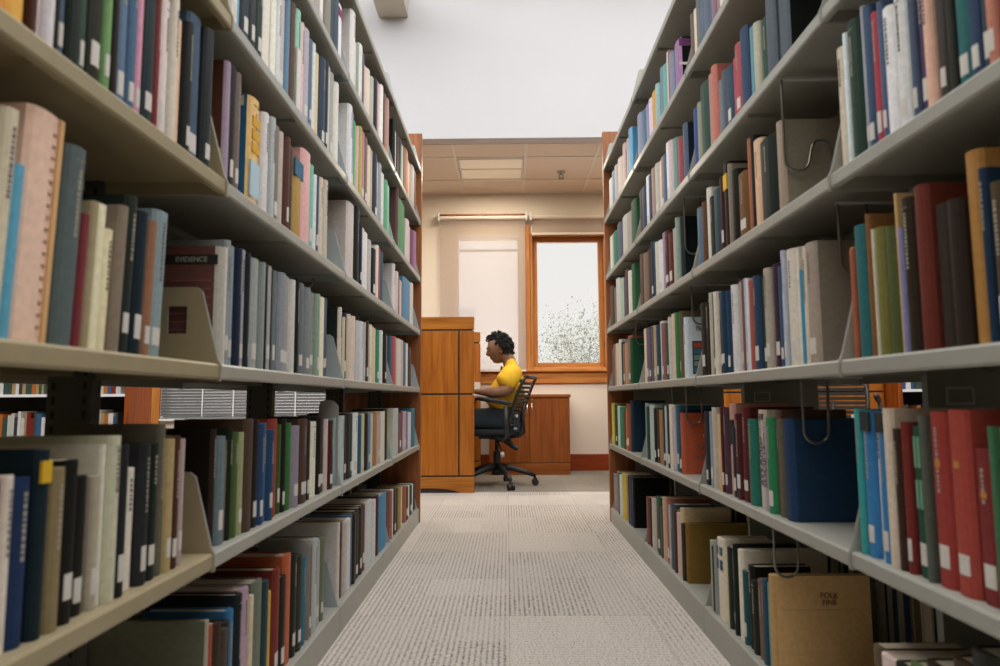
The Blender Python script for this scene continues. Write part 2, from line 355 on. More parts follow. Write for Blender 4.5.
# ---------------------------------------------------------------- outdoors
S(MB().box((-30, 6.95, -.4), (30, 40, -.3)).build('ground', noisy(mat('pale_paving', (.7, .69, .66), .9), 1, .1)))
bl = thing('building', (-2.6, 19, -.3)); tag(bl, 'pale flat roofed building seen faintly through the lowered shade', 'building')
MB().box((-6, 0, 0), (3.35, 6, 5.3)).build('wall', noisy(mat('pale_render', (.21, .205, .203), .9), 1, .03), bl)
MB().box((-6.2, -.05, 5.3), (3.4, 6.2, 5.55)).build('roof', mat('pale_coping', (.2, .2, .2), .8), bl)
b = MB()
for k in range(5): b.box((-5.2+k*1.5, -.02, 2.2), (-4.3+k*1.5, .0, 3.6))
b.build('window_band', mat('pale_glass', (.16, .165, .17), .3), bl)
def leaf_tree(x, y, h, rad, n, label, name='tree', trunk=True):
    t = thing(name, (x, y, -.3)); tag(t, label, 'tree'); rnd = random.Random(int(x*100)+int(y*10))
    b = MB(); blobs = [(rnd.uniform(-rad, rad)*.7, rnd.uniform(-rad, rad)*.7, h*rnd.uniform(.35, .95)) for _ in range(16)]
    for _ in range(n):
        c = rnd.choice(blobs); q = Vector(c)+Vector((rnd.gauss(0, 1), rnd.gauss(0, 1), rnd.gauss(0, .9)))*rad*.28
        a = Vector((rnd.gauss(0, 1), rnd.gauss(0, 1), rnd.gauss(0, 1))).normalized(); s = a.orthogonal().normalized(); k = rnd.uniform(.018, .032)
        b.add([q-a*k, q+s*k*.5, q+a*k, q-s*k*.5], [(0, 1, 2, 3)])
    b.build('foliage', M_leaf, t)
    tr = MB(); tr.tube([(0, 0, 0), (.03, .02, h*.3), (0, 0, h*.6)], [.1, .08, .04], 8)
    for c in blobs: tr.tube([(0, 0, h*.35), (c[0]*.5, c[1]*.5, (h*.35+c[2])/2), c], [.035, .02, .008], 5)
    tr.build('trunk', M_bark, t)
M_leaf = mat('silvery_pale_leaf', (.12, .13, .105), .7); M_bark = mat('pale_bark', (.14, .13, .12), .9)
leaf_tree(1.35, 11.5, 2.5, 1.0, 6500, 'pale hazy tree outside the clear window')

# ---------------------------------------------------------------- shelving racks
XL, XR, BAY, Y0 = -.5175, .594, .914, 1.196
LV = [None, .4207, .753, 1.0936, 1.4145, 1.7614, 2.0913]; LIP = .028
SURF = [.083]+[v+LIP for v in LV[1:]]
DEP = .262
def bracket_mb(d, xf, y0, y1, zs, h=.14):
    """end plate of a shelf: steep front edge, flat top, slot, hanging nose. d=+1 when the front faces +X"""
    X = lambda p: xf-d*p
    b = MB(); out = [(X(-.002), zs-LIP-.004), (X(-.003), zs-.004), (X(.004), zs+.01), (X(.036), zs+h-.008), (X(.046), zs+h), (X(DEP-.01), zs+h), (X(DEP-.01), zs-LIP)]
    # plate with an opening: build as strips around a slot
    s0, s1, z0, z1 = .062, .098, zs+.055, zs+.105
    b.prism([(X(-.002), zs-LIP-.004), (X(-.003), zs-.004), (X(.004), zs+.01), (X(.036), zs+h-.008), (X(.046), zs+h), (X(s0), zs+h), (X(s0), zs-LIP)], 'y', y0, y1)
    b.prism([(X(s0), z1), (X(s0), zs+h), (X(s1), zs+h), (X(s1), z1)], 'y', y0, y1)
    b.prism([(X(s0), zs-LIP), (X(s0), z0), (X(s1), z0), (X(s1), zs-LIP)], 'y', y0, y1)
    b.prism([(X(s1), zs-LIP), (X(s1), zs+h), (X(DEP-.01), zs+h), (X(DEP-.01), zs-LIP)], 'y', y0, y1)
    return b
def make_rack(name, label, d, xf, panel_x):
    root = thing(name, (xf-d*DEP, Y0, 0)); tag(root, label, 'bookshelf'); ox, oy = xf-d*DEP, Y0
    def put(b, nm, m, par=root, **k):
        o = b.build(nm, m, par, **k)
        off = Vector((ox, oy, 0))
        if par is root: o.location = -off
        return o
    for side in (1, -1):
        dd = d*side; f = xf if side == 1 else xf-2*d*DEP
        for b_ in range(-0, 4):
            ya, yb = Y0+(b_-1)*BAY+.0015, Y0+b_*BAY-.0015
            mg = M_beige if (d == 1 and b_ == 0) else M_grey
            mk = M_beige if (d == 1 and b_ == 0) else (M_blue if d == 1 else M_grey)
            X = lambda p: f-dd*p
            bs = MB(); bs.prism([(X(0), .0), (X(0), SURF[0]-.003), (X(.003), SURF[0]), (X(DEP-.004), SURF[0]), (X(DEP-.004), SURF[0]-.004), (X(.006), SURF[0]-.004), (X(.006), 0)], 'y', ya, yb)
            o = put(bs, 'base_shelf', M_grey)
            pb = bracket_mb(dd, f-dd*.006, ya, ya+.002, SURF[0]); put2(pb, 'end_bracket', mk, o)
            pb = bracket_mb(dd, f-dd*.006, yb-.002, yb, SURF[0]); put2(pb, 'end_bracket', mk, o)
            for lv in range(1, 7):
                z = SURF[lv]
                sh = MB(); sh.prism([(X(.002), z-LIP), (X(0), z-LIP+.004), (X(0), z-.004), (X(.003), z), (X(DEP-.006), z), (X(DEP-.006), z-.004), (X(.012), z-.006), (X(.012), z-LIP)], 'y', ya+.002, yb-.002)
                sh.box((X(DEP-.008), ya+.002, z-.022), (X(DEP-.006), yb-.002, z-.004))
                sh.box((X(.012), (ya+yb)/2-.001, z-.014), (X(DEP-.01), (ya+yb)/2+.001, z-.004))
                o = put(sh, 'shelf', mg)
                put2(bracket_mb(dd, f, ya, ya+.002, z), 'end_bracket', mk, o)
                put2(bracket_mb(dd, f, yb-.002, yb, z), 'end_bracket', mk, o)
    for j in range(-1, 4):
        yj = Y0+j*BAY; w = .04 if d == 1 else .115
        yj = min(yj, 3.93)
        b = MB(); c = xf-d*DEP
        ht = .014 if d == 1 else .008
        b.box((c-w, yj-ht, .0), (c+w, yj+ht, 2.14))
        if d == 1:
            for k in range(80):
                z = .1+k*.0254
                for s in (-1, 1): b.box((c+s*(w-.012)-.003, yj-.0146, z), (c+s*(w-.012)+.003, yj-.0139, z+.014), 1)
        o = b.build('upright', [M_post if d == -1 else M_upr, M_reveal], root); o.location = (-ox, -oy, 0)
        if d == -1 and j in (0, 1):
            h = MB(); h.box((c-.085, yj-.0105, .70), (c-.035, yj-.0082, .704)).box((c-.085, yj-.0105, .728), (c-.035, yj-.0082, .732)).box((c-.085, yj-.0105, .704), (c-.081, yj-.0082, .728)).box((c-.039, yj-.0105, .704), (c-.035, yj-.0082, .728))
            q = h.build('label_holder', M_alu, root); q.location = (-ox, -oy, 0)
    # stiffening rails along the spine of the rack
    for z in (2.10, .06):
        o = MB().box((xf-d*DEP-.012, Y0-BAY, z-.02), (xf-d*DEP+.012, 3.93, z+.02)).build('spine_rail', M_upr, root); o.location = (-ox, -oy, 0)
    x0, x1 = sorted((panel_x, xf-2*d*DEP-d*.005))
    o = MB().box((x0, 3.944, 0), (x1, 3.974, 2.335)).build('end_panel', M_panel, root, bevel=.002); o.location = (-ox, -oy, 0)
    o['label'] = 'brown wooden end panel'
    return root
def put2(b, nm, m, par):
    o = b.build(nm, m, par)
    return o
M_upr = mat('dark_upright_enamel', (.10, .10, .085), .5); M_post = mat('olive_grey_upright_enamel', (.27, .275, .235), .5)
make_rack('bookshelf_rack', 'long metal bookshelf rack left of the aisle, beige shelves in its nearest bay', 1, XL, -.512)
make_rack('bookshelf_rack', 'long all-grey metal bookshelf rack right of the aisle', -1, XR, .592)

# ---------------------------------------------------------------- books
MEASURED = '''
#L 3 0 0 0 8.325
0 .24 f08a20; 50 .24 e0a010; 250 .25 5a3424; 300 .25 cdbfbc; 400 .25 c8c4c8; 480 .25 2c2c20; 510 .25 48637a w; 585 .25 2c3830; 690 .25 2a5a48 w; 760 .25 30301f w; 890 .25 6fa05c w; 950 .25 38302a; 985 .25 50708c w
#L 3 0 100 0 3.33
62 .25 5a7a9a w; 100 .25 4a6e90 w; 128 .25 d08aa4 w; 148 .25 2a3c42 w; 188 .25 8a3030; 203 .25 d0bab6 w; 222 5 ccc6c6; 240 0 c9c0b0; 256 68 d9b08c; 285 80 303436 w; 302 60 46607a w; 345 105 333a3c w; 372 end
#L 2 0 0 100 2.38
-70 10 b8ad98; -30 15 c2b79c; 12 150 4aa0c0; 45 25 e0b49c big; 130 110 5a6a6a; 178 270 8a3038; 195 235 8f8168; 215 end
#L 2 0 80 180 3.173
9 65 a0906a; 32 75 e0cda8; 75 155 ddc9a0; 103 80 8a7a68; 130 50 2c3830 w; 165 100 1e3340 w; 203 130 9a6a48 w; 232 100 80979c w; 278 end
#L 1 0 0 400 2.504
-60 200 9a5a30; -25 210 8a3a2a; 5 190 c9beb0; 32 195 1f3c6a; 80 125 15303c y; 115 170 8a7a50; 155 150 23241f w; 195 190 26261f w; 232 190 a89f88 w; 252 110 c9c6b4; 300 end
#L 1 0 100 400 3.33
20 120 b8b89c; 55 150 2c3036 w; 90 228 cfc7b6; 135 145 33363a w; 165 145 22302a w; 200 80 6a6654; 222 130 b09a60 w; 245 120 5a3428 w; 268 130 b09a98 w; 285 end
#L 4 1 225 0 3.92
38 .25 ccc6c0 w; 58 .25 6f9fb8; 78 .25 2f3e48 w; 105 .25 3a4248 w; 125 .25 30463e w; 147 .25 cfc8bc; 178 .25 8a8440; 192 0 d4d0c4; 212 0 bcc4c0; 224 0 b4a8ac w; 250 0 5a86a4; 262 20 6a4a3c; 278 45 7fc0a4 w; 295 95 c8b4b0; 307 120 a8a0ac w; 328 160 5a7888 w; 340 175 c4c8cc; 352 190 3d5a74 w; 363 215 c9b98c; 378 235 3a4a62 w; 395 240 2e3c46 w; 405 265 b4b4b0; 420 290 a0a098 w; 432 330 c8c4bc; 445 end
#L 5 1 225 0 3.92
332 .25 c8a8b8; 362 .25 a09a98; 385 .25 d0c8c4 w; 408 .25 88847c; 425 .25 4a5450; 443 .25 3e5a70; 458 50 d0ccd0; 480 end
#L 3 1 205 80 3.507
80 -60 a08aa0 c=6a3a20; 97 -40 3a3a38 w; 115 -20 806c64 w; 132 end
#L 3 1 205 80 3.507
168 72 d8b060 w c=1f6f96; 205 120 c8c4c4; 222 130 303840; 235 135 a8b0b0; 250 165 8a7a70 w; 268 185 b8aca0; 283 205 6a4038 w; 295 235 5a4a44; 307 285 b08a30 c=1f5f80; 340 255 d8a0a0; 372 300 6ab8a0 w; 388 335 c8ccd0; 398 340 4a5a78 w; 408 345 c8b8a0; 420 355 b8b0a0; 432 end
#L 2 1 210 235 4.3
25 55 a8a498 c=7a4a44 band; 60 55 c8c0b4 w; 75 25 8a9498 w; 95 50 8c98a0 w; 115 60 2c3c58; 127 65 9a9ca0 w; 153 80 303840; 163 90 7c8a92 w; 190 105 9aa09c w; 222 120 8a9490; 238 130 262c30; 246 135 a0a09c w; 268 150 202a28; 282 155 707c84 w; 300 165 8a9098 w; 325 180 989894 w; 355 195 c0bcb4 w; 375 205 24302c; 390 210 6c747c w; 415 230 7c8488 w; 440 250 8a9088 w; 460 255 88a08c w; 472 270 d8ccb0; 492 275 4a6a80 w; 503 275 44586c w; 515 end
#L 1 1 205 400 3.7
12 110 3a2a20 c=241a14; 28 160 8a4a34 w; 48 135 6a8088 w; 78 150 7a6a58; 90 105 243428; 105 120 4c6a2c; 128 120 9aa070 w; 147 70 5c4638; 182 75 2a2a28 w; 205 90 2a5080 w; 222 85 3a6a94; 238 110 24507a w; 256 70 a03a24; 286 90 4c6428 w; 300 70 2a2c28 w; 313 85 2e7a34; 332 95 8c8494 w; 358 70 5a3e34 w; 390 75 3a3a38 w; 403 80 cfcdb8; 432 65 2a2624 w; 445 60 5c4c44 w; 459 70 c0aeb0; 469 75 5a2c1c w; 484 80 9a7a5a; 490 65 80a0a4; 498 end
#L 0 1 100 540 4.167
440 335 a09c8c c=70705c big; 452 360 b04a24; 476 345 4a3a2c; 500 370 5a4a40; 520 340 3a3a34; 545 290 2a7ab0; 572 225 2a3438; 592 200 b090a8; 628 230 c8bc98; 640 170 707868; 680 170 2a4a50; 705 215 c8a020; 728 120 8a3020 w; 752 150 3a2a20 w; 775 60 c05820; 805 60 2e3028 w; 825 65 3c4034 w; 845 70 1c7090; 862 end
#L 0 1 100 540 4.167
875 25 8a6a5a w; 887 -5 a8b0b0; 905 5 9aa0a0 w; 930 -10 6c7458 w; 945 end
#L 4 2 335 100 4.44
60 30 c4c4c8 c=d8d8d8; 78 65 7890a8 w; 95 105 3cac4c; 108 130 c8a0a0; 118 135 a8a040; 130 160 c06a78 w; 145 185 7a6a60 w; 158 225 c8b8a0; 172 245 b0a090; 188 265 3c4450 w; 200 300 b0b0b0; 213 310 8a98a0; 225 355 c0c4bc w; 238 385 5aa078; 248 410 68b898; 266 end
#L 4 3 335 200 5.555
346 -90 6a4a48; 354 15 3c9058; 398 115 c0b0a8; 414 150 b8a0a4; 425 170 7a3a6a; 440 180 9a6a90; 452 end
#L 5 2 325 0 3.7
97 50 c8c4c0; 112 160 b4b4ac; 122 165 8a9a8a; 130 170 c8c8c0 w; 141 200 5a6470; 152 250 d0b0a0 w; 164 262 c8c0b0; 175 290 b0a898; 184 295 2c2c40; 195 305 c8988c; 207 320 d4d0cc; 215 345 3c4c48; 222 350 a85850; 231 370 b08878; 240 end
#L 5 3 325 0 3.7
258 445 24342e c=1c2c28; 262 490 c8b8a8; 266 505 4a3a38; 274 515 303438; 284 540 a0b0a0; 291 555 3a6a5a; 297 560 b86a44; 310 600 d09878; 322 620 b0a8a0; 334 640 8a5a48; 344 end
#L 3 2 335 200 5.555
80 25 c0b4b0; 118 28 2a2e26 c=262a22 big; 138 130 2c3450 w; 150 160 c8c8cc; 166 185 d0ccc8; 190 225 b0aca8; 202 230 d8d0d0; 213 275 2a3030 w; 232 255 d0c4bc; 243 270 b83a2c; 254 285 c8c0b8; 264 290 406878; 273 end
#L 3 3 335 200 5.555
334 358 c8bcb8 c=c0bcb8; 345 400 c0b0b0; 355 430 7a5a50; 366 450 c8a890; 385 445 4888b0; 424 465 c0b8b0; 438 end
#L 2 2 335 300 6.66
38 50 c8bca8 c=303c34; 52 75 6a4a2c; 62 115 c0b898; 75 90 2c3468 w; 90 95 c0b49c; 106 95 c8c0b0; 120 110 d0b8a8 w; 147 140 b8b4b4; 165 145 b8c4cc; 195 150 b0a8a0 w; 207 145 4a3c38 w; 223 165 b8ac9c; 239 165 c8c8c0 w; 255 180 d0b870; 270 190 c8b8a8 w; 285 205 24906c w; 302 205 c0c8c0; 318 215 7c7440 w; 332 230 3c302c w; 344 240 8a8c90; 355 end
#L 2 3 335 300 6.66
380 240 3a6478 c=24607c; 391 245 b85060; 408 255 c0a090; 422 262 c0bcb4; 454 270 c0a8a0; 468 285 38789c; 483 290 c8c4bc; 497 320 5a4c44; 510 end
#L 1 2 280 340 6.66
415 505 a8b8b8; 445 500 40403c w; 465 490 4a3c38; 483 490 30585c w; 500 485 c8ccc8 w; 540 500 2c6080; 558 490 c0b888 w; 578 490 3a3a34; 595 480 6888a0 w; 612 490 b8b8b4; 632 475 a87a30; 668 490 b89c98 w; 690 475 c8c4b0; 715 460 28281c; 735 end
#L 1 3 280 340 6.66
762 455 a8b4b4 c=c0bca8; 792 480 6a3a30; 801 490 8a5a58 w; 816 470 6a4a48; 832 475 a8a0b0 w; 848 475 88749a; 865 480 c0bcc4 w; 880 455 2c7c94; 900 end
#L 0 2 270 500 6.66
468 150 c8c0b8 c=c4c0ba big; 478 150 6a3430; 500 140 b8b0a8; 520 125 c8c4c0 w; 545 100 4878a0; 560 100 3a3430; 571 85 6a4a38; 585 70 34383a w; 608 50 3c3c30 w; 629 35 7a3a34 w; 648 5 b8c0c4; 690 0 c0c0bc w; 715 -30 5a2c30; 730 -35 1c88b8; 787 end
#L 0 3 270 500 6.66
808 -60 a06a5c; 818 -70 c8c0b8; 832 -75 5a3a3c w; 847 -80 3a4048; 862 -85 9a8a30; 882 -85 c0bcb0; 904 -95 b05c34; 914 -92 28302c w; 932 -100 c8c8c4; 946 -105 1f4838 w; 962 -110 c8c8c8; 975 -112 3c3838; 985 end
#R 3 0 820 0 3.7
38 215 c0b4a0 c=e08a20; 70 160 c0d0e0; 84 115 2c4a3c; 124 60 9aa0a8 w; 138 60 3c5a80 w; 168 80 b83448 w; 196 40 4a6488 w; 216 60 d0d0d2; 258 5 c4c6c4 w; 305 .25 a8b0ac; 318 .25 4a5c78 w; 342 .25 54406a w; 374 .25 d8a890; 407 .25 4c4844 w; 442 .25 3c3c34; 468 .25 187070 w; 528 .25 2c4a70 w; 577 .25 3a4c54 w; 612 .25 c07860 w; 650 .25 b0707a w; 700 end
#R 2 0 840 150 3.33
24 330 d09040; 38 335 b05a34; 50 258 1c7074; 90 220 8a5c24; 104 270 c0b8a0; 114 265 76762c c=6a6a2c; 150 262 55602a; 188 150 c8a060; 197 265 8080b0; 217 165 3a3020; 258 125 7a3020; 306 185 40342a; 368 170 3a2e26; 417 10 b07a28 big; 478 65 1c3c5c; 506 110 5a4a30 w; 560 60 6a5a3c; 620 end
#R 1 0 840 395 2.96
46 42 18a0a0; 62 48 2080c0 w; 93 50 c8ccd0 w; 108 50 2080c0 w; 132 40 c8b8a0; 160 100 4a3020; 183 80 8a2c24 w; 203 92 1c5c44 w; 245 60 5c6458; 262 50 a8342c w; 320 45 b04030 w; 385 160 8c2c2c w; 456 95 3c7c54; 472 100 c8b898; 530 70 7a3a30 w; 580 end
#R 0 0 0 0 1
848 629 6a5a40; 859 641 d0b8b0; 879 650 2c2a22; 895 652 5a7040; 912 655 3a3020; 940 655 4a3a2a; 972 650 30342c; 1010 end
#R 4 1 680 0 3.506
40 395 38589c; 50 375 889078; 65 310 34584c; 90 275 b08078; 106 245 c06a58; 122 295 788088; 133 265 80504c; 143 260 4c5c70; 158 245 305468 w; 176 215 b84454; 189 165 b04450 w; 211 110 2c4c70; 235 105 5c90a0; 252 90 a8a890; 270 70 24503c; 300 .27 54606c; 332 .28 54606c c=1c2220 big; 367 end
#R 5 1 650 0 8.325
330 130 7a6a60; 342 90 c8b8a0; 366 .25 6a7478; 392 .25 5c6c84; 430 .25 5c6c84; 470 .25 5c6880; 500 .25 907084; 527 .25 a08078; 557 .25 c8c8c4; 575 .25 c06a54; 640 .25 8a6a60; 700 .25 54606c; 760 end
#R 3 1 690 100 3.506
20 385 5c7890; 35 365 6a4428; 50 315 c8c4b8; 62 345 303830; 80 320 34505c; 106 275 4a1c20 w; 119 225 3a2418 y; 135 230 8a8070; 144 250 2c2820; 162 260 7a5020 w; 197 140 b0643c; 207 130 2c2c2c; 218 145 d0a880; 246 140 20302c; 302 80 a08c78 c=8a8270 big; 326 end
#R 2 1 690 230 4.44
38 330 34302c w; 60 330 2c2820; 78 285 b0a890; 92 290 1c4c60 w; 103 280 c8c0b0; 116 285 6a3c34 w; 132 280 1c4864 w; 149 275 20486a w; 165 250 c0c4c4 w; 186 250 c8c4c4; 205 235 b0a098 w; 219 225 8a5848; 228 220 a0b0c8 w; 240 220 c8c8d0; 252 230 b05038; 275 210 2c4c6c w; 303 215 1c5034 w; 330 175 a89c8c w; 357 155 4a2848 w; 385 165 3c5c7c w; 403 150 4c6488; 417 95 a8b0c0 w; 430 90 c8c0b0 w; 472 80 d0c8b8; 484 180 1890b8; 500 75 c8bca8; 523 60 a09080 w c=8c8070 big; 572 end
#R 1 1 690 385 3.806
48 100 30404c w; 60 100 5c6c74; 71 100 8a98a0 w; 82 85 b8ac9c; 93 110 c8a878; 112 85 5c1c20 w; 124 90 5c4050 w; 136 70 c89080; 155 160 34404c w; 169 110 5c2024 w; 192 85 6a2020 w; 219 130 147868; 248 95 c0b4a0; 275 140 a898a8; 292 125 108850 w; 320 95 6a5040; 334 130 6a6450; 352 130 1c4470 c=1f4468 big; 391 end
#R 0 1 690 510 4.27
44 105 a0a890; 57 130 3a3a2c; 71 end
#R 0 1 690 510 4.27
84 100 d0c4b0 blocks; 117 165 c8b870; 132 140 2c3c30; 148 150 144c4c w; 166 130 2c302c; 176 180 604840; 186 155 d0c8b4 big; 206 245 206068 w; 222 225 24241c; 246 290 24342c; 271 290 8a5c34; 302 290 34607c; 316 305 74a090; 327 345 b08850; 342 275 c09450 c=d8ac68 big; 366 end
#R 5 2 620 0 4.16
70 480 8890b0; 85 465 4c7890; 102 440 9088b0; 115 415 c8b8cc; 128 385 c89830; 147 355 8ab0b0; 158 285 6c90a0; 171 275 60a8a0; 185 220 c8b0a8; 196 215 8a5c5c; 206 225 7c88a0; 220 180 9a70a0 c=1c1c20 circle; 246 end
#R 5 3 600 80 5.55
45 555 c8c8c0; 62 510 6c90b8; 76 480 b0aca0; 90 440 c8b8b0; 105 430 c0aca0; 121 360 c8a8a0; 135 390 5c4a44; 148 330 a8a8a8; 158 275 6aa8d0 c=3c98c8; 174 end
#R 4 2 600 120 4.16
150 310 4c4440; 165 295 34506c; 180 250 c8c8cc w; 195 245 3c4870; 208 215 a08878; 220 195 b0aca0 w; 233 180 c8b8a8; 246 165 a87c70 w; 256 155 486c90; 268 105 c8ccc8 w; 282 95 c0a8b0; 295 85 5c9c80; 308 80 607080; 322 80 a04850; 338 20 4c6480 c=24303c; 353 end
#R 4 3 600 120 4.16
32 490 c8ccc0; 42 480 b0a898; 52 470 148068; 68 435 5c6478; 84 405 b8b4a8; 104 390 a09890; 120 340 2c6044; 141 end
#R 3 2 600 200 5.12
195 290 6a4c40; 215 285 8a7060; 234 265 5c4438; 252 225 24405c w; 265 220 305068; 276 225 c0bcb0; 290 215 c8c8c4 w; 308 175 a088a8; 325 170 5c2420 w; 350 175 6c2824 w; 373 150 a8a498; 390 95 8ca090; 400 88 303c40 c=1c2828; 412 end
#R 3 3 600 200 5.12
50 445 5c5044; 65 450 7a6a60; 82 405 c0bcb4; 98 405 a0b8a0; 114 395 34587c; 130 360 6a4044; 145 365 c8c8b8; 157 330 38704c c=387048; 168 end
#R 2 2 600 300 7.4
310 215 c8bcac; 340 210 8a6058 w; 356 205 4c5c80 w; 372 195 c0c0c0 w; 387 200 7a4838; 401 190 b0a070 w; 415 190 2c5068 w; 437 160 c0c0bc w; 461 175 9a6864 w; 475 180 6a2c20; 492 175 1f6040 w; 510 130 b8b0a8 w; 530 105 c8b098; 555 95 38803c; 574 90 204858 w; 600 85 6c6040; 612 185 c0b090; 624 130 b8c8d4 c=c0ccd8 mag; 642 end
#R 2 3 600 300 7.4
60 370 5c7068; 74 340 a04c48; 92 335 9094a8; 107 330 d0b890; 124 300 c0c0b8; 141 320 2c3838; 155 330 a06c2c w; 170 320 a89080; 186 270 a8503c w; 220 285 1c6038 c=1c5c3c; 237 end
#R 1 2 600 390 6.057
256 80 90a8a0; 270 100 2c5048; 287 90 a8b8b0; 312 110 2c302c w; 326 115 5c4030 w; 342 120 a07c4c; 361 95 20402c w; 379 95 a0b0c0 w; 392 90 242c38 w; 411 88 d0c0a8; 436 100 b8a8b0 w; 448 95 1c7080 w; 465 120 3c3868 w; 484 140 c05428 c=c85424 big; 498 end
#R 1 3 600 390 6.057
58 80 c0b030; 67 88 244c38; 77 95 1c5c3c w; 90 95 b8c0b0; 104 105 148870; 131 130 6c5430; 145 110 b08040 w; 157 85 a04c30 w; 174 65 1c3c54 c=1c3c54; 190 end
#R 0 2 600 460 4.76
188 155 884030; 205 160 282c28; 215 165 b8a8a0 w; 233 155 4c5050; 244 160 1f6038 w; 262 210 6a4848; 275 165 c09c80; 290 170 b0604c w; 305 205 9ca8a8 w; 318 200 40606c; 340 230 5c3424; 355 245 c8a8a0; 371 225 c8b080; 385 300 44381c; 399 300 8a6414 c=8a6a18 big; 412 end
#R 0 3 600 460 4.76
38 50 948888; 54 40 b05c40; 65 45 4c7c70; 76 60 b8c0c0; 89 58 c0a820; 111 75 a0584c; 124 70 2c3848; 135 75 34506c; 145 80 141818 c=101414; 157 end
'''
# each row: side, level, bay, then the corner and scale of the frame it was measured in; every entry: where the spine
# starts, its top (or a height in metres written .25), its colour, and marks; a point is carried onto the spine plane of the rack
CAMR = look_matrix(.0973, -.0104, -.0059).to_3x3(); CAMH = .7167; FPX = 666.67
def proj(p):
    q = CAMR.transposed() @ (Vector(p)-Vector((0, 0, CAMH))); return 500+FPX*q.x/(-q.z), 333-FPX*q.y/(-q.z)
def solve_y(px, X, z):
    lo, hi = .35, 8.0
    for _ in range(30):
        m = (lo+hi)/2
        if (proj((X, m, z))[0] < px) == (X < 0): lo = m
        else: hi = m
    return lo
def solve_z(py, X, Y):
    lo, hi = -1.0, 6.0
    for _ in range(30):
        m = (lo+hi)/2
        if proj((X, Y, m))[1] > py: lo = m
        else: hi = m
    return lo
def read_books():
    secs = {}
    for blk in MEASURED.strip().split('#')[1:]:
        hd, body = blk.split('\n', 1); s, l, b, ox, oy, sc = hd.split(); l = int(l); b = int(b); ox, oy, sc = float(ox), float(oy), float(sc)
        X = XL-.012 if s == 'L' else XR+.012
        ents = [e for e in (q.split() for e2 in [body.replace('\n', ' ')] for q in e2.split(';')) if e]
        for i, e in enumerate(ents):
            if 'end' in e: break
            x0 = float(e[0])/sc+ox; x1 = float(ents[i+1][0])/sc+ox if i+1 < len(ents) else x0+3.0
            ya, yb = sorted((solve_y(x0, X, SURF[l]), solve_y(x1, X, SURF[l])))
            h = float(e[1]) if e[1].startswith('.') else solve_z(float(e[1])/sc+oy, X, (ya+yb)/2)-SURF[l]
            h = min(max(h, .15), LV[l+1]-SURF[l]-.012 if l < 6 else .3)
            yt = proj((X, (ya+yb)/2, SURF[l]+h))[1]; yo = proj((X, (ya+yb)/2, SURF[l]))[1]
            vis = max(0, min(666, yo)-max(0, yt))*max(0, min(1000, x1)-max(0, x0))
            c = [t[2:] for t in e[3:] if t.startswith('c=')]
            if c: vis *= 3
            secs.setdefault((s, l, b), []).append([ya, yb, h, e[2], e[3:], c[0] if c else '', vis])
    every = []
    for (s, l, b), o in secs.items():
        o.sort(key=lambda t: t[0]); lo = Y0+(b-1)*BAY+.012; hi = Y0+b*BAY-.012; a, z = o[0][0], o[-1][1]
        na, nz = max(a, lo), min(z, hi); k = (nz-na)/(z-a)
        for t in o: t[0] = na+(t[0]-a)*k; t[1] = na+(t[1]-a)*k
        for q in range(len(o)-1):
            if o[q+1][0] < o[q][1]: o[q][1] = o[q+1][0]
        o[:] = [q for q in o if q[1]-q[0] > .0045]
        every += o
    every.sort(key=lambda t: -t[6])
    for t in every[:300]: t[4] = t[4]+['own']
    return secs
BOOKS = read_books()

ORD = ['first', 'second', 'third', 'fourth', 'fifth', 'sixth', 'seventh', 'eighth', 'ninth', 'tenth', 'eleventh', 'twelfth', 'thirteenth', 'fourteenth', 'fifteenth', 'sixteenth', 'seventeenth', 'eighteenth', 'nineteenth', 'twentieth']
SHN = ['bottom shelf', 'second shelf up', 'third shelf up', 'fourth shelf up', 'fifth shelf up', 'sixth shelf up']
BYN = ['nearest bay', 'second bay', 'third bay', 'far bay']
def colour_name(h):
    r, g, b = [int(h[i:i+2], 16)/255 for i in (0, 2, 4)]
    mx, mn = max(r, g, b), min(r, g, b); v = mx; s = 0 if mx == 0 else (mx-mn)/mx
    if mx-mn < 1e-6: hue = 0
    elif mx == r: hue = (60*(g-b)/(mx-mn)) % 360
    elif mx == g: hue = 60*(b-r)/(mx-mn)+120
    else: hue = 60*(r-g)/(mx-mn)+240
    if v < .2: return 'black'
    if s < .13: return 'white' if v > .74 else 'pale grey' if v > .6 else 'grey' if v > .35 else 'charcoal'
    if s < .3 and 20 <= hue < 75: return 'cream' if v > .68 else 'beige' if v > .55 else 'taupe' if v > .35 else 'dark taupe'
    if s < .32 and (hue < 20 or hue > 330): return 'pale pink' if v > .68 else 'greyish pink' if v > .5 else 'dark maroon'
    pre = 'dark ' if v < .36 else 'pale ' if (s < .35 and v > .6) else ''
    if hue < 12 or hue > 345: n = 'maroon' if (v < .42) else 'red' if s > .5 else 'pink'
    elif hue < 26: n = 'brown' if v < .55 else 'orange' if s > .6 else 'tan'
    elif hue < 45: n = 'brown' if v < .55 else 'ochre' if s > .6 and v < .85 else 'orange' if s > .6 else 'tan'
    elif hue < 70: n = 'olive' if v < .6 else 'yellow'
    elif hue < 160: n = 'green'
    elif hue < 192: n = 'teal' if v < .6 or s > .5 else 'aqua'
    elif hue < 250: n = 'slate blue' if s < .4 and v < .62 else 'blue'
    else: n = 'purple' if s > .3 else 'lavender'
    if n in ('maroon', 'slate blue') : pre = ''
    return pre+n
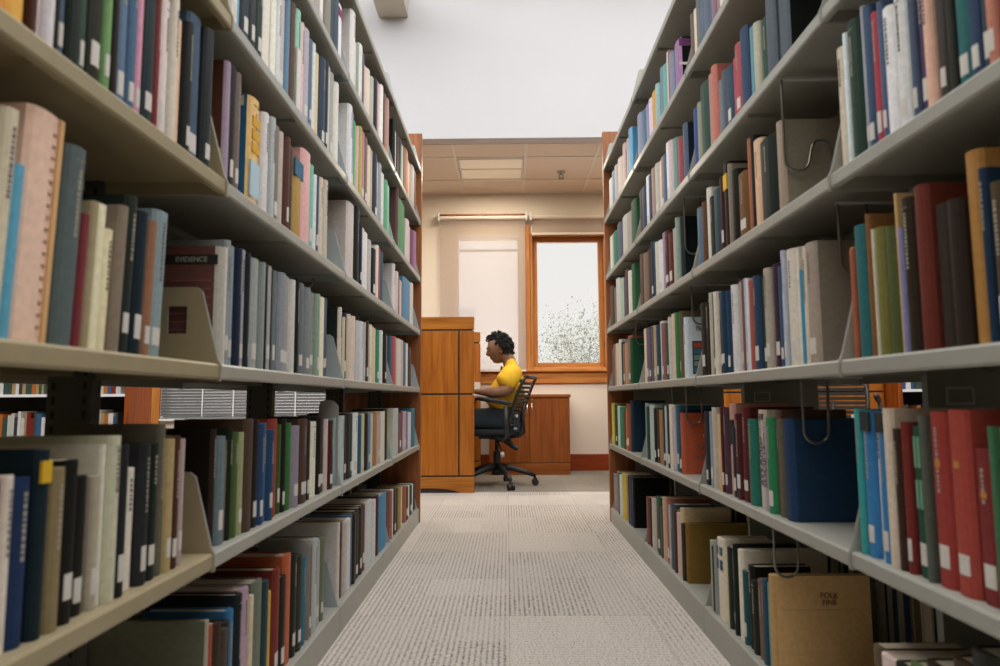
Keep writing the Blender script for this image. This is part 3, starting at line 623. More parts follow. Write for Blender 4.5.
def book_geo(d, D, t, h, g_sp, g_bd, hard, rnd, flags):
    """returns MBs: cover, pages, label, marks. Local origin = foot of the spine, y from 0 to t, depth away from the aisle"""
    X = lambda p: -d*p
    t = max(t, .004); c = min(.010, t*.42); b = min(.0026 if hard else .0009, t*.18); e = .003 if hard else .0006
    pts = [(D, 0), (c, 0), (c*.45, t*.1), (c*.08, t*.28), (0, t*.5), (c*.08, t*.72), (c*.45, t*.9), (c, t), (D, t), (D, t-b), (c+b, t-b), (c+b, b), (D, b)]
    cov = MB(); poly = [(X(p), y) for p, y in pts]; n = len(poly)
    cols = [g_sp, g_sp]+[g_sp if 1 <= i <= 6 else g_bd for i in range(n)]
    cov.prism(poly, 'z', 0, h, 0, cols)
    pg = MB(); pg.box((X(c+b), b, e), (X(D-(.004 if hard else .0008)), t-b, h-e), 1, (.5, .45, .35))
    lab = MB()
    if 'w' in flags and t > .006:
        z0 = rnd.uniform(.016, .03); z1 = z0+rnd.uniform(.026, .036)
        lab.prism([(X(c*.5), t*.1), (X(-.0004+c*.1), t*.28), (X(-.0007), t*.5), (X(-.0004+c*.1), t*.72), (X(c*.5), t*.9)], 'z', z0, z1, 2, (.6, .6, .55))
    mk = MB()
    if t > .012 and rnd.random() < .55:
        rows = 1; rnd.random(); zt = h*rnd.uniform(.86, .93); zb = h*rnd.uniform(.5, .7)
        for r_ in range(rows):
            yc = t*(.5 if rows == 1 else (.38, .62)[r_]); z = zt; w = min(.0024, t*.09)
            while z > zb:
                l = rnd.uniform(.0025, .006); mk.box((X(-.0004), yc-w, z-l), (X(.0009), yc+w, z), 3, (.5, .5, .4)); z -= l+rnd.uniform(.0015, .003)
        if rnd.random() < .35 and hard:
            for z in (h*.93,): mk.box((X(-.0004), t*.28, z), (X(.0009), t*.72, z+.0012), 3, (.5, .5, .4))
    return cov, pg, lab, mk
GAIN = 1.2
def soft(c):
    g = .3*c[0]+.55*c[1]+.15*c[2]+.001; k = 1.18*g**.22; return tuple(min(.85, k*(q*.83+g*.17)) for q in c)
used = set(); rest = MB(); rest_mats = [M_cover, M_pages, M_tag, M_ink_l]
SPECIAL = {}
for (side, lvl, bay) in sorted(BOOKS):
    items = BOOKS[(side, lvl, bay)]; d = 1 if side == 'L' else -1
    sizes = []
    for e in items:
        t, h = e[1]-e[0], e[2]
        sizes.append(('thick' if t > .042 else 'slim' if t < .019 else 'tall' if h > .262 else 'short' if h < .2 else 'medium', colour_name(e[3])))
    for k, e in enumerate(items):
        rnd = random.Random(hash((lvl*31+bay*7+k*101+(5 if d == 1 else 0))))
        y, t, h = e[0], e[1]-e[0], e[2]
        sp = soft(lin(e[3], GAIN)); bd = soft(lin(e[5], GAIN)) if e[5] else sp
        fl = e[4]; hard = rnd.random() < .6 or t > .03; D = .225 if 'big' in fl else min(.24, .70*h+rnd.uniform(-.012, .012))
        gap = min(.0022, t*.08); xs = (XL if d == 1 else XR)-d*(.010+rnd.uniform(0, .012)); z = SURF[lvl]+.0005
        cov, pg, lab, mk = book_geo(d, D, t-gap, h, sp, bd, hard, rnd, fl)
        loc = Vector((xs, y, z))
        lum = sum(sp)/3; ink = M_ink_d if lum > .3 else M_ink_l
        if 'own' not in fl:
            for q in (cov, pg, lab): rest.add([Vector(v)+loc for v in q.v], q.f, q.mi, q.c)
            continue
        root = thing('book', loc)
        if (side, lvl, bay) == ('L', 2, 0):                     # this row leans a little against its far end
            root.rotation_euler.x = -math.radians(2.6); root.location.z += (t-gap)*math.sin(math.radians(2.6))
        cov.build('cover', M_cover, root); pg.mi = [0]*len(pg.mi); pg.build('page_block', M_pages, root)
        if lab.v: lab.mi = [0]*len(lab.mi); lab.build('spine_label', M_tag, root)
        if mk.v and not any(q in fl for q in ('blocks', 'y', 'band')): mk.mi = [0]*len(mk.mi); mk.build('spine_title', ink, root)
        SPECIAL[(side, lvl, bay, k)] = (root, t-gap, h, D, d)
        sz, cn = sizes[k]; n = len(items)
        where = '%s, %s, %s rack' % (SHN[lvl], BYN[bay], 'left' if d == 1 else 'right')
        lb = None
        if sizes.count(sizes[k]) == 1:
            if 'w' in fl and t > .006 and len((sz+' '+cn+' '+where).split()) < 11: lb = '%s %s book with white spine label, %s' % (sz, cn, where)
            else: lb = '%s %s book on the %s' % (sz, cn, where)
        else:
            kf = n-1-k
            if bay == 0 or kf < k: q = '%s from far end' % ORD[min(kf, 19)]
            else: q = '%s from near end' % ORD[min(k, 19)]
            lb = '%s %s book, %s of %s' % (sz, cn, q, where)
        if lb in used: print('DUP', lb)
        used.add(lb); tag(root, lb, 'book', 'books on the %s rack' % ('left' if d == 1 else 'right'))

# books that face the neighbouring aisles, seen only over and between the near ones
for d, f in ((1, XL-2*DEP), (-1, XR+2*DEP)):
    pal = ['3a4a50', '8a7a60', 'b8b0a0', '4a3428', '2c3830', '6a2c28', 'c8c0b0', '3c5470', '7a6a40', '9a9a90']
    for lvl in range(0, 6):
        for bay in range(0, 4):
            y = Y0+(bay-1)*BAY+.02; end = Y0+bay*BAY-.03
            rnd = random.Random(lvl*11+bay*3+d)
            while y < end-.05:
                t = rnd.uniform(.014, .045); h = rnd.uniform(.15, .185) if lvl == 1 else rnd.uniform(.2, .27)
                if lvl == 1 and rnd.random() < .25: y += t; continue
                c = lin(rnd.choice(pal), 1.2); cov, pg, lab, mk = book_geo(-d, .7*h, t*.97, h, c, c, True, rnd, '')
                o = Vector((f+d*.012, y, SURF[lvl]+.0005))
                for q in (cov, pg): rest.add([Vector(v)+o for v in q.v], q.f, q.mi, q.c)
                y += t
o = rest.build('book_rows', rest_mats)
tag(o, 'the many smaller and farther books filling the rest of both racks', 'books', kind='stuff')

# ---- marks on particular covers and spines
def face_of(key):
    """the cover face towards the near end of the aisle: origin and frame"""
    root, t, h, D, d = SPECIAL[key]; return root, t, h, D, d
def cmat(h, g=GAIN): return mat('print_'+h, tuple(lin(h, g)), .6)
def find(side, lvl, bay, flag=None, colour=None):
    for k, e in enumerate(BOOKS[(side, lvl, bay)]):
        if ((flag and flag in e[4]) or (colour and e[3] == colour)) and (side, lvl, bay, k) in SPECIAL: return SPECIAL[(side, lvl, bay, k)]
    return None
def cover_rect(bk, u0, u1, z0, z1, m, name, lift=.0006):
    root, t, h, D, d = bk; MB().box((-d*u0*D, -lift, z0*h), (-d*u1*D, -.00001, z1*h)).build(name, m, root)
def cover_text(bk, s, u, z, size, m, name='cover_text'):
    root, t, h, D, d = bk
    M = Matrix.Translation((-d*u*D, -.0008, z*h)) @ Matrix.Rotation(math.pi/2, 4, 'X')
    text_mesh(s, size, name, m, root, M)
def spine_rect(bk, y0, y1, z0, z1, m, name):
    root, t, h, D, d = bk; MB().box((d*.0007, y0*t, z0*h), (-d*.003, y1*t, z1*h)).build(name, m, root)
def spine_text(bk, s, size, m, zc=.5, yc=.5, name='spine_text'):
    root, t, h, D, d = bk
    # reading upward on the spine
    if d == -1: R = Matrix(((0, 0, -1, 0), (-0.0, -1, 0, 0), (-1, 0, 0, 0), (0, 0, 0, 1)))
    R = Matrix(((0, 0, d, 0), (0, -d, 0, 0), (1, 0, 0, 0), (0, 0, 0, 1)))
    text_mesh(s, size, name, m, root, Matrix.Translation((d*.0009, yc*t, zc*h)) @ R)
bk = find('R', 1, 2, colour='c05428')
if bk:
    cover_text(bk, 'THE THE', .36, .43, .017, M_ink_d); cover_text(bk, 'OF T', .42, .355, .017, M_ink_d); cover_text(bk, 'PASTORAL', .34, .28, .017, M_ink_d)
    cover_text(bk, 'TH', .36, .62, .016, cmat('b89080')); cover_text(bk, 'TAC', .40, .17, .012, cmat('b89080')); cover_rect(bk, .15, .6, .68, .683, cmat('7a3418'), 'cover_rule')
bk = find('R', 1, 1, colour='c0b4a0')
if bk: spine_text(bk, 'SWAHILI', .030, M_ink_d, .48, .5); spine_rect(bk, .15, .6, .9, .96, M_ink_d, 'spine_emblem')
bk = find('R', 1, 1, colour='a898a8')
if bk: spine_text(bk, 'SOCIETY', .026, cmat('5a4a60'), .5)
bk = find('R', 0, 1, colour='c09450')
if bk: cover_text(bk, 'FOLK', .58, .80, .017, cmat('6a3a1c')); cover_text(bk, 'FINE', .58, .73, .017, cmat('6a3a1c')); cover_rect(bk, .1, .95, .655, .657, cmat('8a6838'), 'cover_crease')
bk = find('L', 2, 1, flag='band')
if bk:
    cover_rect(bk, .03, .97, .84, .925, M_reveal, 'title_band'); cover_text(bk, 'EVIDENCE', .35, .882, .013, cmat('9a9a90'))
    for k in range(7): cover_rect(bk, .1, .6+.05*(k % 3), .28+k*.07, .288+k*.07, cmat('8c5c54'), 'cover_line')
bk = find('R', 5, 2, flag='circle')
if bk:
    root, t, h, D, d = bk
    cover_rect(bk, .0, 1, .82, .97, cmat('70406c'), 'purple_band')
    c = MB(); r0 = .056; cx, cz = -d*.62*D, .36*h
    c.prism([(cx+r0*math.cos(a*math.pi/16), cz+r0*math.sin(a*math.pi/16)) for a in range(32)], 'y', -.0012, -.0002); c.build('white_disc', cmat('d8d4c8'), root)
    c = MB(); r0 = .044; c.prism([(cx+r0*math.cos(a*math.pi/16), cz+r0*math.sin(a*math.pi/16)) for a in range(32)], 'y', -.0018, -.0011); c.build('orange_disc', cmat('d08a28'), root)
    cover_rect(bk, 0, .42, .45, .5, cmat('d8d4c8'), 'white_stripe')
bk = find('R', 2, 2, flag='mag')
if bk:
    cover_text(bk, 'Theory', .40, .80, .02, M_ink_d); cover_rect(bk, .14, .99, .06, .60, cmat('3c3a38'), 'picture_frame', .0005)
    rnd = random.Random(3)
    for i in range(4):
        for j in range(5):
            cover_rect(bk, .17+.2*i, .34+.2*i, .09+.10*j, .17+.10*j, cmat(rnd.choice(['c8d0d0', '3c6880', 'a84838', 'd8d8d0', '6a8a80', '7a7a50'])), 'picture_tile', .0009)
bk = find('R', 0, 1, flag='blocks')
if bk:
    for z0, z1, c in ((.62, .74, '30505c'), (.8, .9, '3c5c64')): spine_rect(bk, .15, .42, z0, z1, cmat(c), 'spine_block'); spine_rect(bk, .58, .85, z0, z1, cmat(c), 'spine_block')
for key, col, z0, z1 in ((('L', 1, 0), 'c8a020', .82, .94), (('R', 3, 1), 'd0a820', .68, .86)):
    bk = find(*key, flag='y')
    if bk: spine_rect(bk, .12, .88, z0, z1, cmat(col), 'yellow_patch')
bk = find('L', 2, 0, colour='e0b49c')
if bk:
    root, t, h, D, d = bk; mk = MB()
    for k in range(17): mk.box((d*.0006, t*.62, h*(.06+.053*k)), (-d*.002, t*.72, h*(.072+.053*k)))
    mk.build('punch_marks', cmat('9a7a68'), root); spine_rect(bk, .8, .93, 0.001, .999, cmat('c8a070'), 'tan_binding_strip')
bk = find('L', 3, 1, colour='d8b060')
if bk:
    for k in range(3): spine_rect(bk, .2, .85, .50+.12*k, .59+.12*k, cmat('c89830'), 'yellow_square')
    spine_rect(bk, .08, .92, .1, .42, cmat('a8c0cc'), 'pale_blue_lower_panel'); cover_rect(bk, .1, .9, .90, .99, cmat('c8c4b4'), 'cream_band')
bk = find('L', 3, 1, colour='a08aa0')
if bk: cover_rect(bk, .02, .98, .0, .30, cmat('b0a48c'), 'cream_lower_panel')
bk = find('L', 3, 1, colour='b08a30')
if bk: spine_rect(bk, .05, .95, .78, .995, cmat('1c5878'), 'blue_upper_band')
bk = find('L', 4, 1, colour='7fc0a4')
if bk: spine_rect(bk, .05, .95, .02, .62, cmat('ccc4c0'), 'white_lower_panel')
bk = find('L', 5, 1, colour='d0ccd0')
if bk: spine_rect(bk, .15, .85, .80, .93, cmat('7a2048'), 'maroon_patch')
bk = find('L', 3, 2, flag='big')
if bk: cover_text(bk, 'Tales', .5, .42, .03, cmat('90a0a8')); cover_rect(bk, .5, .95, .08, .25, cmat('a0a8a8'), 'shelf_mark_label')
bk = find('R', 1, 1, colour='7a2c2c') or find('R', 1, 1, colour='c89080')
if bk: spine_rect(bk, .05, .95, .55, .82, M_reveal, 'black_panel')
bk = find('R', 4, 1, flag='big')
if bk: spine_rect(bk, .3, .7, .62, .7, cmat('b8a878'), 'title_foil')
for col in ('a8342c', 'b04030', '8c2c2c'):
    bk = find('R', 1, 0, colour=col)
    if bk: spine_rect(bk, .35, .6, .68, .72, cmat('b07838'), 'title_foil')
bk = find('R', 1, 0, colour='1c5c44')
if bk:
    for yc in (.34, .62):
        for z0, z1 in ((.72, .93), (.45, .64)): spine_rect(bk, yc-.08, yc+.08, z0, z1, cmat('6a9a80'), 'title_lettering')
for q, v in SPECIAL.items():
    if q[:3] == ('R', 1, 0) and BOOKS[q[:3]][q[3]][3] in ('2080c0', 'c8ccd0'): spine_rect(v, .04, .96, .86, .997, cmat('24282a'), 'black_band')

# ---------------------------------------------------------------- bookends and wire supports
def bookend(x, y, z, d, h, label, m, wd=.14):
    t = thing('bookend', (x, y, z)); tag(t, label, 'bookend')
    X = lambda p: -d*p
    MB().prism([(X(0), 0), (X(0), h-.02), (X(.015), h-.004), (X(.03), h), (X(wd-.02), h), (X(wd-.005), h-.004), (X(wd), h-.02), (X(wd), 0)], 'y', 0, .0016).build('upright_plate', m, t)
    MB().box((X(.02), -.1, 0), (X(wd-.02), 0, .0004)).build('foot_plate', m, t); return t
def gap_in(side, lvl, bay):
    s = BOOKS[(side, lvl, bay)]; k = max(range(len(s)-1), key=lambda q: s[q+1][0]-s[q][1]); return (s[k][1]+s[k+1][0])/2
bookend(XL-.012, gap_in('L', 0, 1), SURF[0], 1, .26, 'grey steel bookend on the left rack bottom shelf', M_grey)
bookend(XR+.012, gap_in('R', 0, 1), SURF[0], -1, .225, 'olive grey steel bookend on the right rack bottom shelf', M_blue)
bookend(XL-.012, Y0+BAY-.0115, SURF[1], 1, .265, 'pale green grey bookend on the second shelf of the left rack', M_grey, .062)
def wire(xf, y, ztop, drop, d, label, shape='u'):
    t = thing('wire_book_support', (xf, y, ztop)); tag(t, label, 'book support', 'wire book supports')
    X = lambda p: -d*p
    MB().box((X(-.004), -.006, -.004), (X(.13), .006, 0)).build('slide_clip', M_alu, t)
    pts = [(X(.0), 0, -.004)]
    n = 8; zb = -drop
    pts += [(X(.0), 0, -.012), (X(.0), 0, min(zb+.03, -.014))]
    for k in range(1, n): a = math.pi*k/n; pts.append((X(.027-.027*math.cos(a)), 0, zb+.027-.027*math.sin(a)+.004))
    if shape == 's':
        pts += [(X(.058), 0, zb+.05)]
        for k in range(1, n): a = math.pi*k/n; pts.append((X(.080-.020*math.cos(a)), 0, zb+.055+.018*math.sin(a)))
        pts += [(X(.102), 0, zb+.03), (X(.104), 0, zb+.01)]
    else:
        pts += [(X(.054), 0, min(zb+.04, -.006)), (X(.056), 0, -.004)]
    MB().tube(pts, .003, 8).build('bent_wire', M_wire, t, smooth=True)
def before(side, lvl, bay): return BOOKS[(side, lvl, bay)][0][0]-.009
wire(.612, before('R', 3, 1), LV[4]+.004, .215, -1, 'S-bent wire support against the wide taupe book, right rack second bay', 's')
wire(.655, before('R', 2, 1), LV[3]+.004, .15, -1, 'wire support against the pale linen book, third shelf up, right rack')
wire(.635, before('R', 1, 1), LV[2]+.004, .145, -1, 'wire support hanging in front of the wide blue book, right rack')
wire(.612, before('R', 0, 1), LV[1]+.004, .125, -1, 'wire support hanging over the kraft brown folder, right rack')
wire(.655, before('R', 4, 1), LV[5]+.004, .10, -1, 'wire support against the black-covered book high on the right rack')
wire(.625, before('R', 3, 2), LV[4]+.004, .21, -1, 'wire support against the big dark book, fourth shelf up, third bay, right rack')
wire(.63, before('R', 2, 2), LV[3]+.004, .14, -1, 'wire support over the picture-covered book, third bay, right rack')
wire(.63, before('R', 2, 3), LV[3]+.004, .13, -1, 'wire support against the green book, third shelf up, far bay, right rack')
wire(.625, before('R', 1, 2), LV[2]+.004, .14, -1, 'wire support over the bright orange book, third bay, right rack')
wire(-.60, 2.04, LV[3]+.004, .045, 1, 'short wire support below the fourth shelf of the left rack, second bay')
wire(-.60, 2.93, LV[3]+.004, .045, 1, 'short wire support below the fourth shelf of the left rack, third bay')

# ---------------------------------------------------------------- study carrels
def make_carrel():
    r = thing('study_carrel'); t_ = .04; Wd = 1.26; D = .70; H = 1.35
    def side(y0):
        p = MB().box((-D+.012, y0+.006, .0), (-.012, y0+t_-.006, H)).build('side_core', M_reveal, r)
        y1 = y0+t_
        b = MB(); b.prism([(-D, 1.252), (0, 1.252), (0, H), (-D, H)], 'y', y0, y1); b.build('top_rail', M_carrel_x, p, bevel=.002)
        b = MB()
        for (a, c) in ((-D, -.124), (-.112, 0)):
            for (z0, z1) in ((.132, .742), (.756, 1.24)): b.box((a, y0, z0), (c, y1, z1))
        b.build('face_panel', M_carrel, p, bevel=.0015)
        b = MB(); b.prism([(0, 0), (0, .12), (-D, .12), (-D, 0), (-D+.1, .0)]+[(-D+.1+(D-.2)*k/12, .035*math.sin(math.pi*k/12)**.6) for k in range(1, 12)]+[(-.1, 0)], 'y', y0, y1)
        b.build('foot_rail', M_carrel_x, p)
    side(0); side(Wd-t_)
    MB().box((-D, t_, .3), (-D+.03, Wd-t_, H)).build('back_panel', M_carrel, r)
    MB().box((-D+.03, t_, .705), (-.03, Wd-t_, .735)).build('desk_top', M_carrel_x, r, bevel=.003)
    MB().box((-D+.03, t_, 1.12), (-.42, Wd-t_, 1.14)).build('upper_shelf', M_carrel_x, r)
    return r
c0 = make_carrel(); c0.location = (-.256, 5.16, 0); tag(c0, 'honey wood study carrel where the man in yellow sits', 'study desk', 'study carrels')
c1 = copy_tree(c0); c1.location = (1.92, 5.16, 0); c1['label'] = 'wooden carrel glimpsed through the gap nearer the aisle on the right'
c2 = copy_tree(c0); c2.location = (2.885, 5.16, 0); c2['label'] = 'wooden carrel glimpsed through the right rack beside a low bookcase'

# papers / open book on the carrel desk
t = thing('open_book', (-.31, 5.56, .736), math.radians(8)); tag(t, 'white open book standing on the carrel desk before the man', 'book')
b = MB()
for s in (-1, 1):
    for k in range(5):
        a = s*(.25+.07*k); pass
b.prism([(-.012, 0), (.0, .0), (.09, .05), (.085, .058), (0, .012), (-.085, .058), (-.09, .05)], 'z', .0, .115); b.build('cover', M_paper, t)
b = MB(); b.prism([(0, .012), (.078, .052), (.07, .075), (.03, .05), (0, .03), (-.03, .05), (-.07, .075), (-.078, .052)], 'z', .003, .112); b.build('pages', M_paper, t)
t = MB().box((-.09, -.12, 0), (.06, .12, .012)).box((-.085, -.11, .012), (.065, .125, .02)).box((-.09, -.118, .02), (.058, .11, .026)).build('paper_stack', M_paper, loc=(-.45, 5.33, .736)); tag(t, 'small stack of white paper on the carrel desk edge', 'paper')

# ---------------------------------------------------------------- low cabinet under the window
t = thing('low_cabinet', (-.182, 6.32, 0)); tag(t, 'low two-door red-brown wooden cabinet against the window wall', 'cabinet')
Wc, Hc, Dc = .775, .75, .36
MB().box((.008, .02, .0), (Wc-.008, Dc, Hc-.028)).build('body', M_cab, t)
MB().box((-.004, -.012, Hc-.028), (Wc+.004, Dc, Hc)).build('worktop', M_cab_x, t, bevel=.003)
MB().box((.008, .004, .0), (Wc-.008, .02, .108)).build('plinth', M_cab_x, t, bevel=.002)
for i, (a, c) in enumerate(((.008, .386), (.390, Wc-.008))):
    dr = MB().box((a, .0, .114), (c, .018, Hc-.032)).build('door', M_cab, t, bevel=.002)
    hx = a+.022 if i else c-.022+.004
    b = MB(); b.tube([(hx, -.001, .555), (hx, -.022, .555), (hx, -.024, .60), (hx, -.022, .665), (hx, -.001, .665)], .005, 8); b.build('handle', M_chrome, dr, smooth=True)
    if i: MB().tube([(hx, .0, .70), (hx, -.006, .70)], .009, 14).build('lock', M_chrome, dr)

# ---------------------------------------------------------------- office chair (faces -X in its own frame)
def make_chair():
    r = thing('office_chair')
    b = MB()
    for k in range(5):
        a = math.radians(17+72*k); ca, sa = math.cos(a), math.sin(a)
        b.tube([(ca*.03, sa*.03, .155), (ca*.12, sa*.12, .145), (ca*.22, sa*.22, .115), (ca*.31, sa*.31, .082)], [.03, .026, .02, .016], 10)
    b.tube([(0, 0, .09), (0, 0, .18)], [.045, .04], 16); b.build('star_base', M_black, r, smooth=True)
    for k in range(5):
        a = math.radians(17+72*k); ca, sa = math.cos(a), math.sin(a); x, y = ca*.315, sa*.315
        c = MB(); c.tube([(x, y, .09), (x, y, .055)], .008, 8)
        for s in (-1, 1): c.tube([(x-sa*s*.006+ca*.0, y+ca*s*.006, .028), (x-sa*s*.026, y+ca*s*.026, .028)], .0275, 16)
        c.tube([(x-sa*-.01, y+ca*-.01, .05), (x-sa*.01, y+ca*.01, .05)], .018, 12)
        c.build('caster', M_black, r)
    MB().tube([(0, 0, .16), (0, 0, .28), (0, 0, .281), (0, 0, .40)], [.03, .03, .017, .017], 16).build('gas_column', M_black, r)
    b = MB(); b.box((-.13, -.09, .385), (.13, .09, .41)); b.tube([(.05, 0, .39), (.13, 0, .33), (.18, 0, .30)], [.03, .024, .02], 8); b.build('tilt_mechanism', M_black, r, bevel=.006)
    b = MB(); b.tube([(.03, -.08, .37), (.09, -.2, .31), (.11, -.24, .275)], .008, 6); b.tube([(.105, -.23, .285), (.115, -.25, .265)], .016, 10, 1); b.build('lever', [M_black, M_alu], r)
    # seat: rounded pad
    n = 26; pts = []
    for k in range(n):
        a = 2*math.pi*k/n; c, s = math.cos(a), math.sin(a); e = .62
        pts.append((.235*abs(c)**e*(1 if c > 0 else -1)-.05, .245*abs(s)**e*(1 if s > 0 else -1)))
    b = MB(); lay = [(.412, .86), (.42, .96), (.44, 1), (.462, .97), (.47, .88)]
    vs = [((x+.05)*q-.05, y*q, z) for z, q in lay for x, y in pts]
    fs = [(i*n+k, i*n+(k+1) % n, (i+1)*n+(k+1) % n, (i+1)*n+k) for i in range(len(lay)-1) for k in range(n)]+[tuple(range(n))[::-1], tuple(range((len(lay)-1)*n, len(lay)*n))]
    b.add(vs, fs); b.build('seat', M_cloth, r, smooth=True)
    # backrest: two side rails bowed, eleven horizontal slats
    def bx(z): q = (z-.50)/.38; return .155+.10*q*q*.6+.075*q
    zs = [.50+.038*k for k in range(11)]
    b = MB()
    for s in (-1, 1): b.tube([(bx(z), s*(.205+.02*math.sin((z-.5)/.38*math.pi)), z) for z in zs], .013, 8)
    b.tube([(bx(.88)+.01*math.cos(y*6), y, .885) for y in (-.2, -.1, 0, .1, .2)], .015, 8); b.tube([(bx(.5)+.012, y, .50) for y in (-.2, -.1, 0, .1, .2)], .013, 8)
    b.build('back_frame', M_black, r, smooth=True)
    for k in range(10):
        z = .535+.033*k; w = .20+.02*math.sin((z-.5)/.38*math.pi); b = MB(); ys = [-w, -w/2, 0, w/2, w]
        vs = []; x_ = [bx(z)+.03*(1-(y/w)**2) for y in ys]
        for x, y in zip(x_, ys): vs += [(x-.004, y, z-.011), (x+.004, y, z-.012), (x+.004, y, z+.009), (x-.004, y, z+.011)]
        fs = [(i*4+j, i*4+(j+1) % 4, (i+1)*4+(j+1) % 4, (i+1)*4+j) for i in range(4) for j in range(4)]+[(0, 1, 2, 3), (19, 18, 17, 16)]
        b.add(vs, fs); b.build('back_slat', M_mesh, r)
    b = MB(); b.tube([(.10, 0, .40), (.20, 0, .42), (.225, 0, .50), (.215, 0, .58), (bx(.68)+.035, 0, .68)], [.022, .022, .02, .016, .014], 8); b.build('back_stem', M_black, r, smooth=True)
    b = MB(); b.tube([(.15, -.13, .575), (.21, -.13, .572)], .013, 10); b.tube([(.13, -.12, .475), (.20, -.12, .47)], .009, 10); b.build('adjust_knobs', M_alu, r)
    for s in (-1, 1):
        b = MB(); b.tube([(.02, s*.20, .40), (.12, s*.285, .39), (.16, s*.30, .42), (.155, s*.30, .66)], [.016, .018, .018, .016], 10); post = b.build('armrest_post', M_black, r, smooth=True)
        b = MB(); b.tube([(.195, s*.295, .672), (.14, s*.295, .685), (.02, s*.29, .703), (-.08, s*.285, .716), (-.10, s*.28, .712)], [.013, .02, .021, .018, .008], 10); b.build('armrest_pad', M_black, r, smooth=True)
    return r
ch = make_chair(); ch.location = (-.09, 5.57, 0); ch.rotation_euler = (0, 0, math.radians(-14)); tag(ch, 'black slat-back swivel office chair under the seated man', 'chair', 'office chairs')
ch2 = copy_tree(ch); ch2.location = (2.26, 4.72, 0); ch2.rotation_euler = (0, 0, math.radians(60)); ch2['label'] = 'dark office chair half seen through the gap in the right rack'

# ---------------------------------------------------------------- the seated man
PY = 5.55
def skin_body(name, chains, m, parent, root_vert=0, sub=2, matslots=None, smooth=True):
    """chains: {name:(pos, (rx, ry))}, edges"""
    verts, edges, radii = chains
    me = bpy.data.meshes.new(name); me.from_pydata(verts, edges, []); me.update()
    o = bpy.data.objects.new(name, me); COL.objects.link(o)
    sk = o.modifiers.new('skin', 'SKIN'); sk.use_smooth_shade = True; sk.branch_smoothing = .6
    if not me.skin_vertices: me.attributes
    return o
def skinned(name, nodes, edges, m, parent, sub=2, root=0):
    me = bpy.data.meshes.new(name); idx = {k: i for i, k in enumerate(nodes)}
    me.from_pydata([nodes[k][0] for k in nodes], [(idx[a], idx[b]) for a, b in edges], []); me.update()
    o = bpy.data.objects.new(name, me); COL.objects.link(o)
    sk = o.modifiers.new('skin', 'SKIN'); sk.use_smooth_shade = True; sk.branch_smoothing = .7
    for k in nodes:
        r = nodes[k][1]; sv = me.skin_vertices[0].data[idx[k]]; sv.radius = r if isinstance(r, tuple) else (r, r)
        sv.use_root = (idx[k] == root)
    sb = o.modifiers.new('sub', 'SUBSURF'); sb.levels = sub; sb.render_levels = sub
    dg = bpy.context.evaluated_depsgraph_get(); me2 = bpy.data.meshes.new_from_object(o.evaluated_get(dg)); bpy.data.objects.remove(o)
    me2.name = name; me2.materials.clear(); me2.materials.append(m); me2.polygons.foreach_set('use_smooth', [True]*len(me2.polygons))
    q = bpy.data.objects.new(name, me2); COL.objects.link(q); q.parent = parent; return q
M_skin = noisy(mat('brown_skin', (.225, .115, .065), .5), 30, .12)
M_shirt = noisy(mat('yellow_cotton', (.74, .44, .022), .85), 14, .10, bump=.5, dist=.01)
M_jeans = noisy(mat('dark_denim', (.022, .034, .046), .9), 120, .25)
M_hair = noisy(mat('black_curly_hair', (.012, .011, .010), .9), 90, .5, bump=1, dist=.01)
man = thing('person', (0, PY, 0)); tag(man, 'man with curly black hair in yellow T-shirt and dark jeans reading at the carrel', 'person')
def V(x, y, z): return (x, y, z)
body = {
 'pelvis': (V(-.03, 0, .55), (.12, .10)), 'waist': (V(.01, 0, .66), (.145, .105)), 'chest': (V(.035, 0, .82), (.15, .105)), 'upper': (V(.05, 0, .93), (.13, .085)), 'neck0': (V(.022, 0, 1.02), .07), 'neck1': (V(-.018, 0, 1.075), .064), 'skull0': (V(-.045, 0, 1.12), .07),
 'shN': (V(.045, -.165, .945), .056), 'elN': (V(.012, -.255, .772), .056), 'foN': (V(-.09, -.245, .760), .051), 'wrN': (V(-.215, -.19, .766), .031), 'paN': (V(-.255, -.165, .768), (.032, .018)),
 'shF': (V(.045, .165, .945), .056), 'elF': (V(.0, .25, .765), .044), 'foF': (V(-.10, .235, .762), .042), 'wrF': (V(-.225, .17, .768), .027), 'paF': (V(-.265, .145, .772), (.032, .018)),
 'hipN': (V(-.03, -.10, .54), .095), 'thN': (V(-.22, -.115, .548), .083), 'knN': (V(-.44, -.12, .545), .062), 'caN': (V(-.46, -.12, .34), .054), 'anN': (V(-.44, -.12, .10), .038), 'toN': (V(-.55, -.125, .045), (.042, .028)),
 'hipF': (V(-.03, .10, .54), .095), 'thF': (V(-.22, .115, .548), .083), 'knF': (V(-.45, .13, .545), .062), 'caF': (V(-.47, .13, .34), .054), 'anF': (V(-.46, .13, .10), .038), 'toF': (V(-.57, .135, .045), (.042, .028))}
be = [('pelvis', 'waist'), ('waist', 'chest'), ('chest', 'upper'), ('upper', 'neck0'), ('neck0', 'neck1'), ('neck1', 'skull0')]
for s in 'NF': be += [('upper', 'sh'+s), ('sh'+s, 'el'+s), ('el'+s, 'fo'+s), ('fo'+s, 'wr'+s), ('wr'+s, 'pa'+s), ('pelvis', 'hip'+s), ('hip'+s, 'th'+s), ('th'+s, 'kn'+s), ('kn'+s, 'ca'+s), ('ca'+s, 'an'+s), ('an'+s, 'to'+s)]
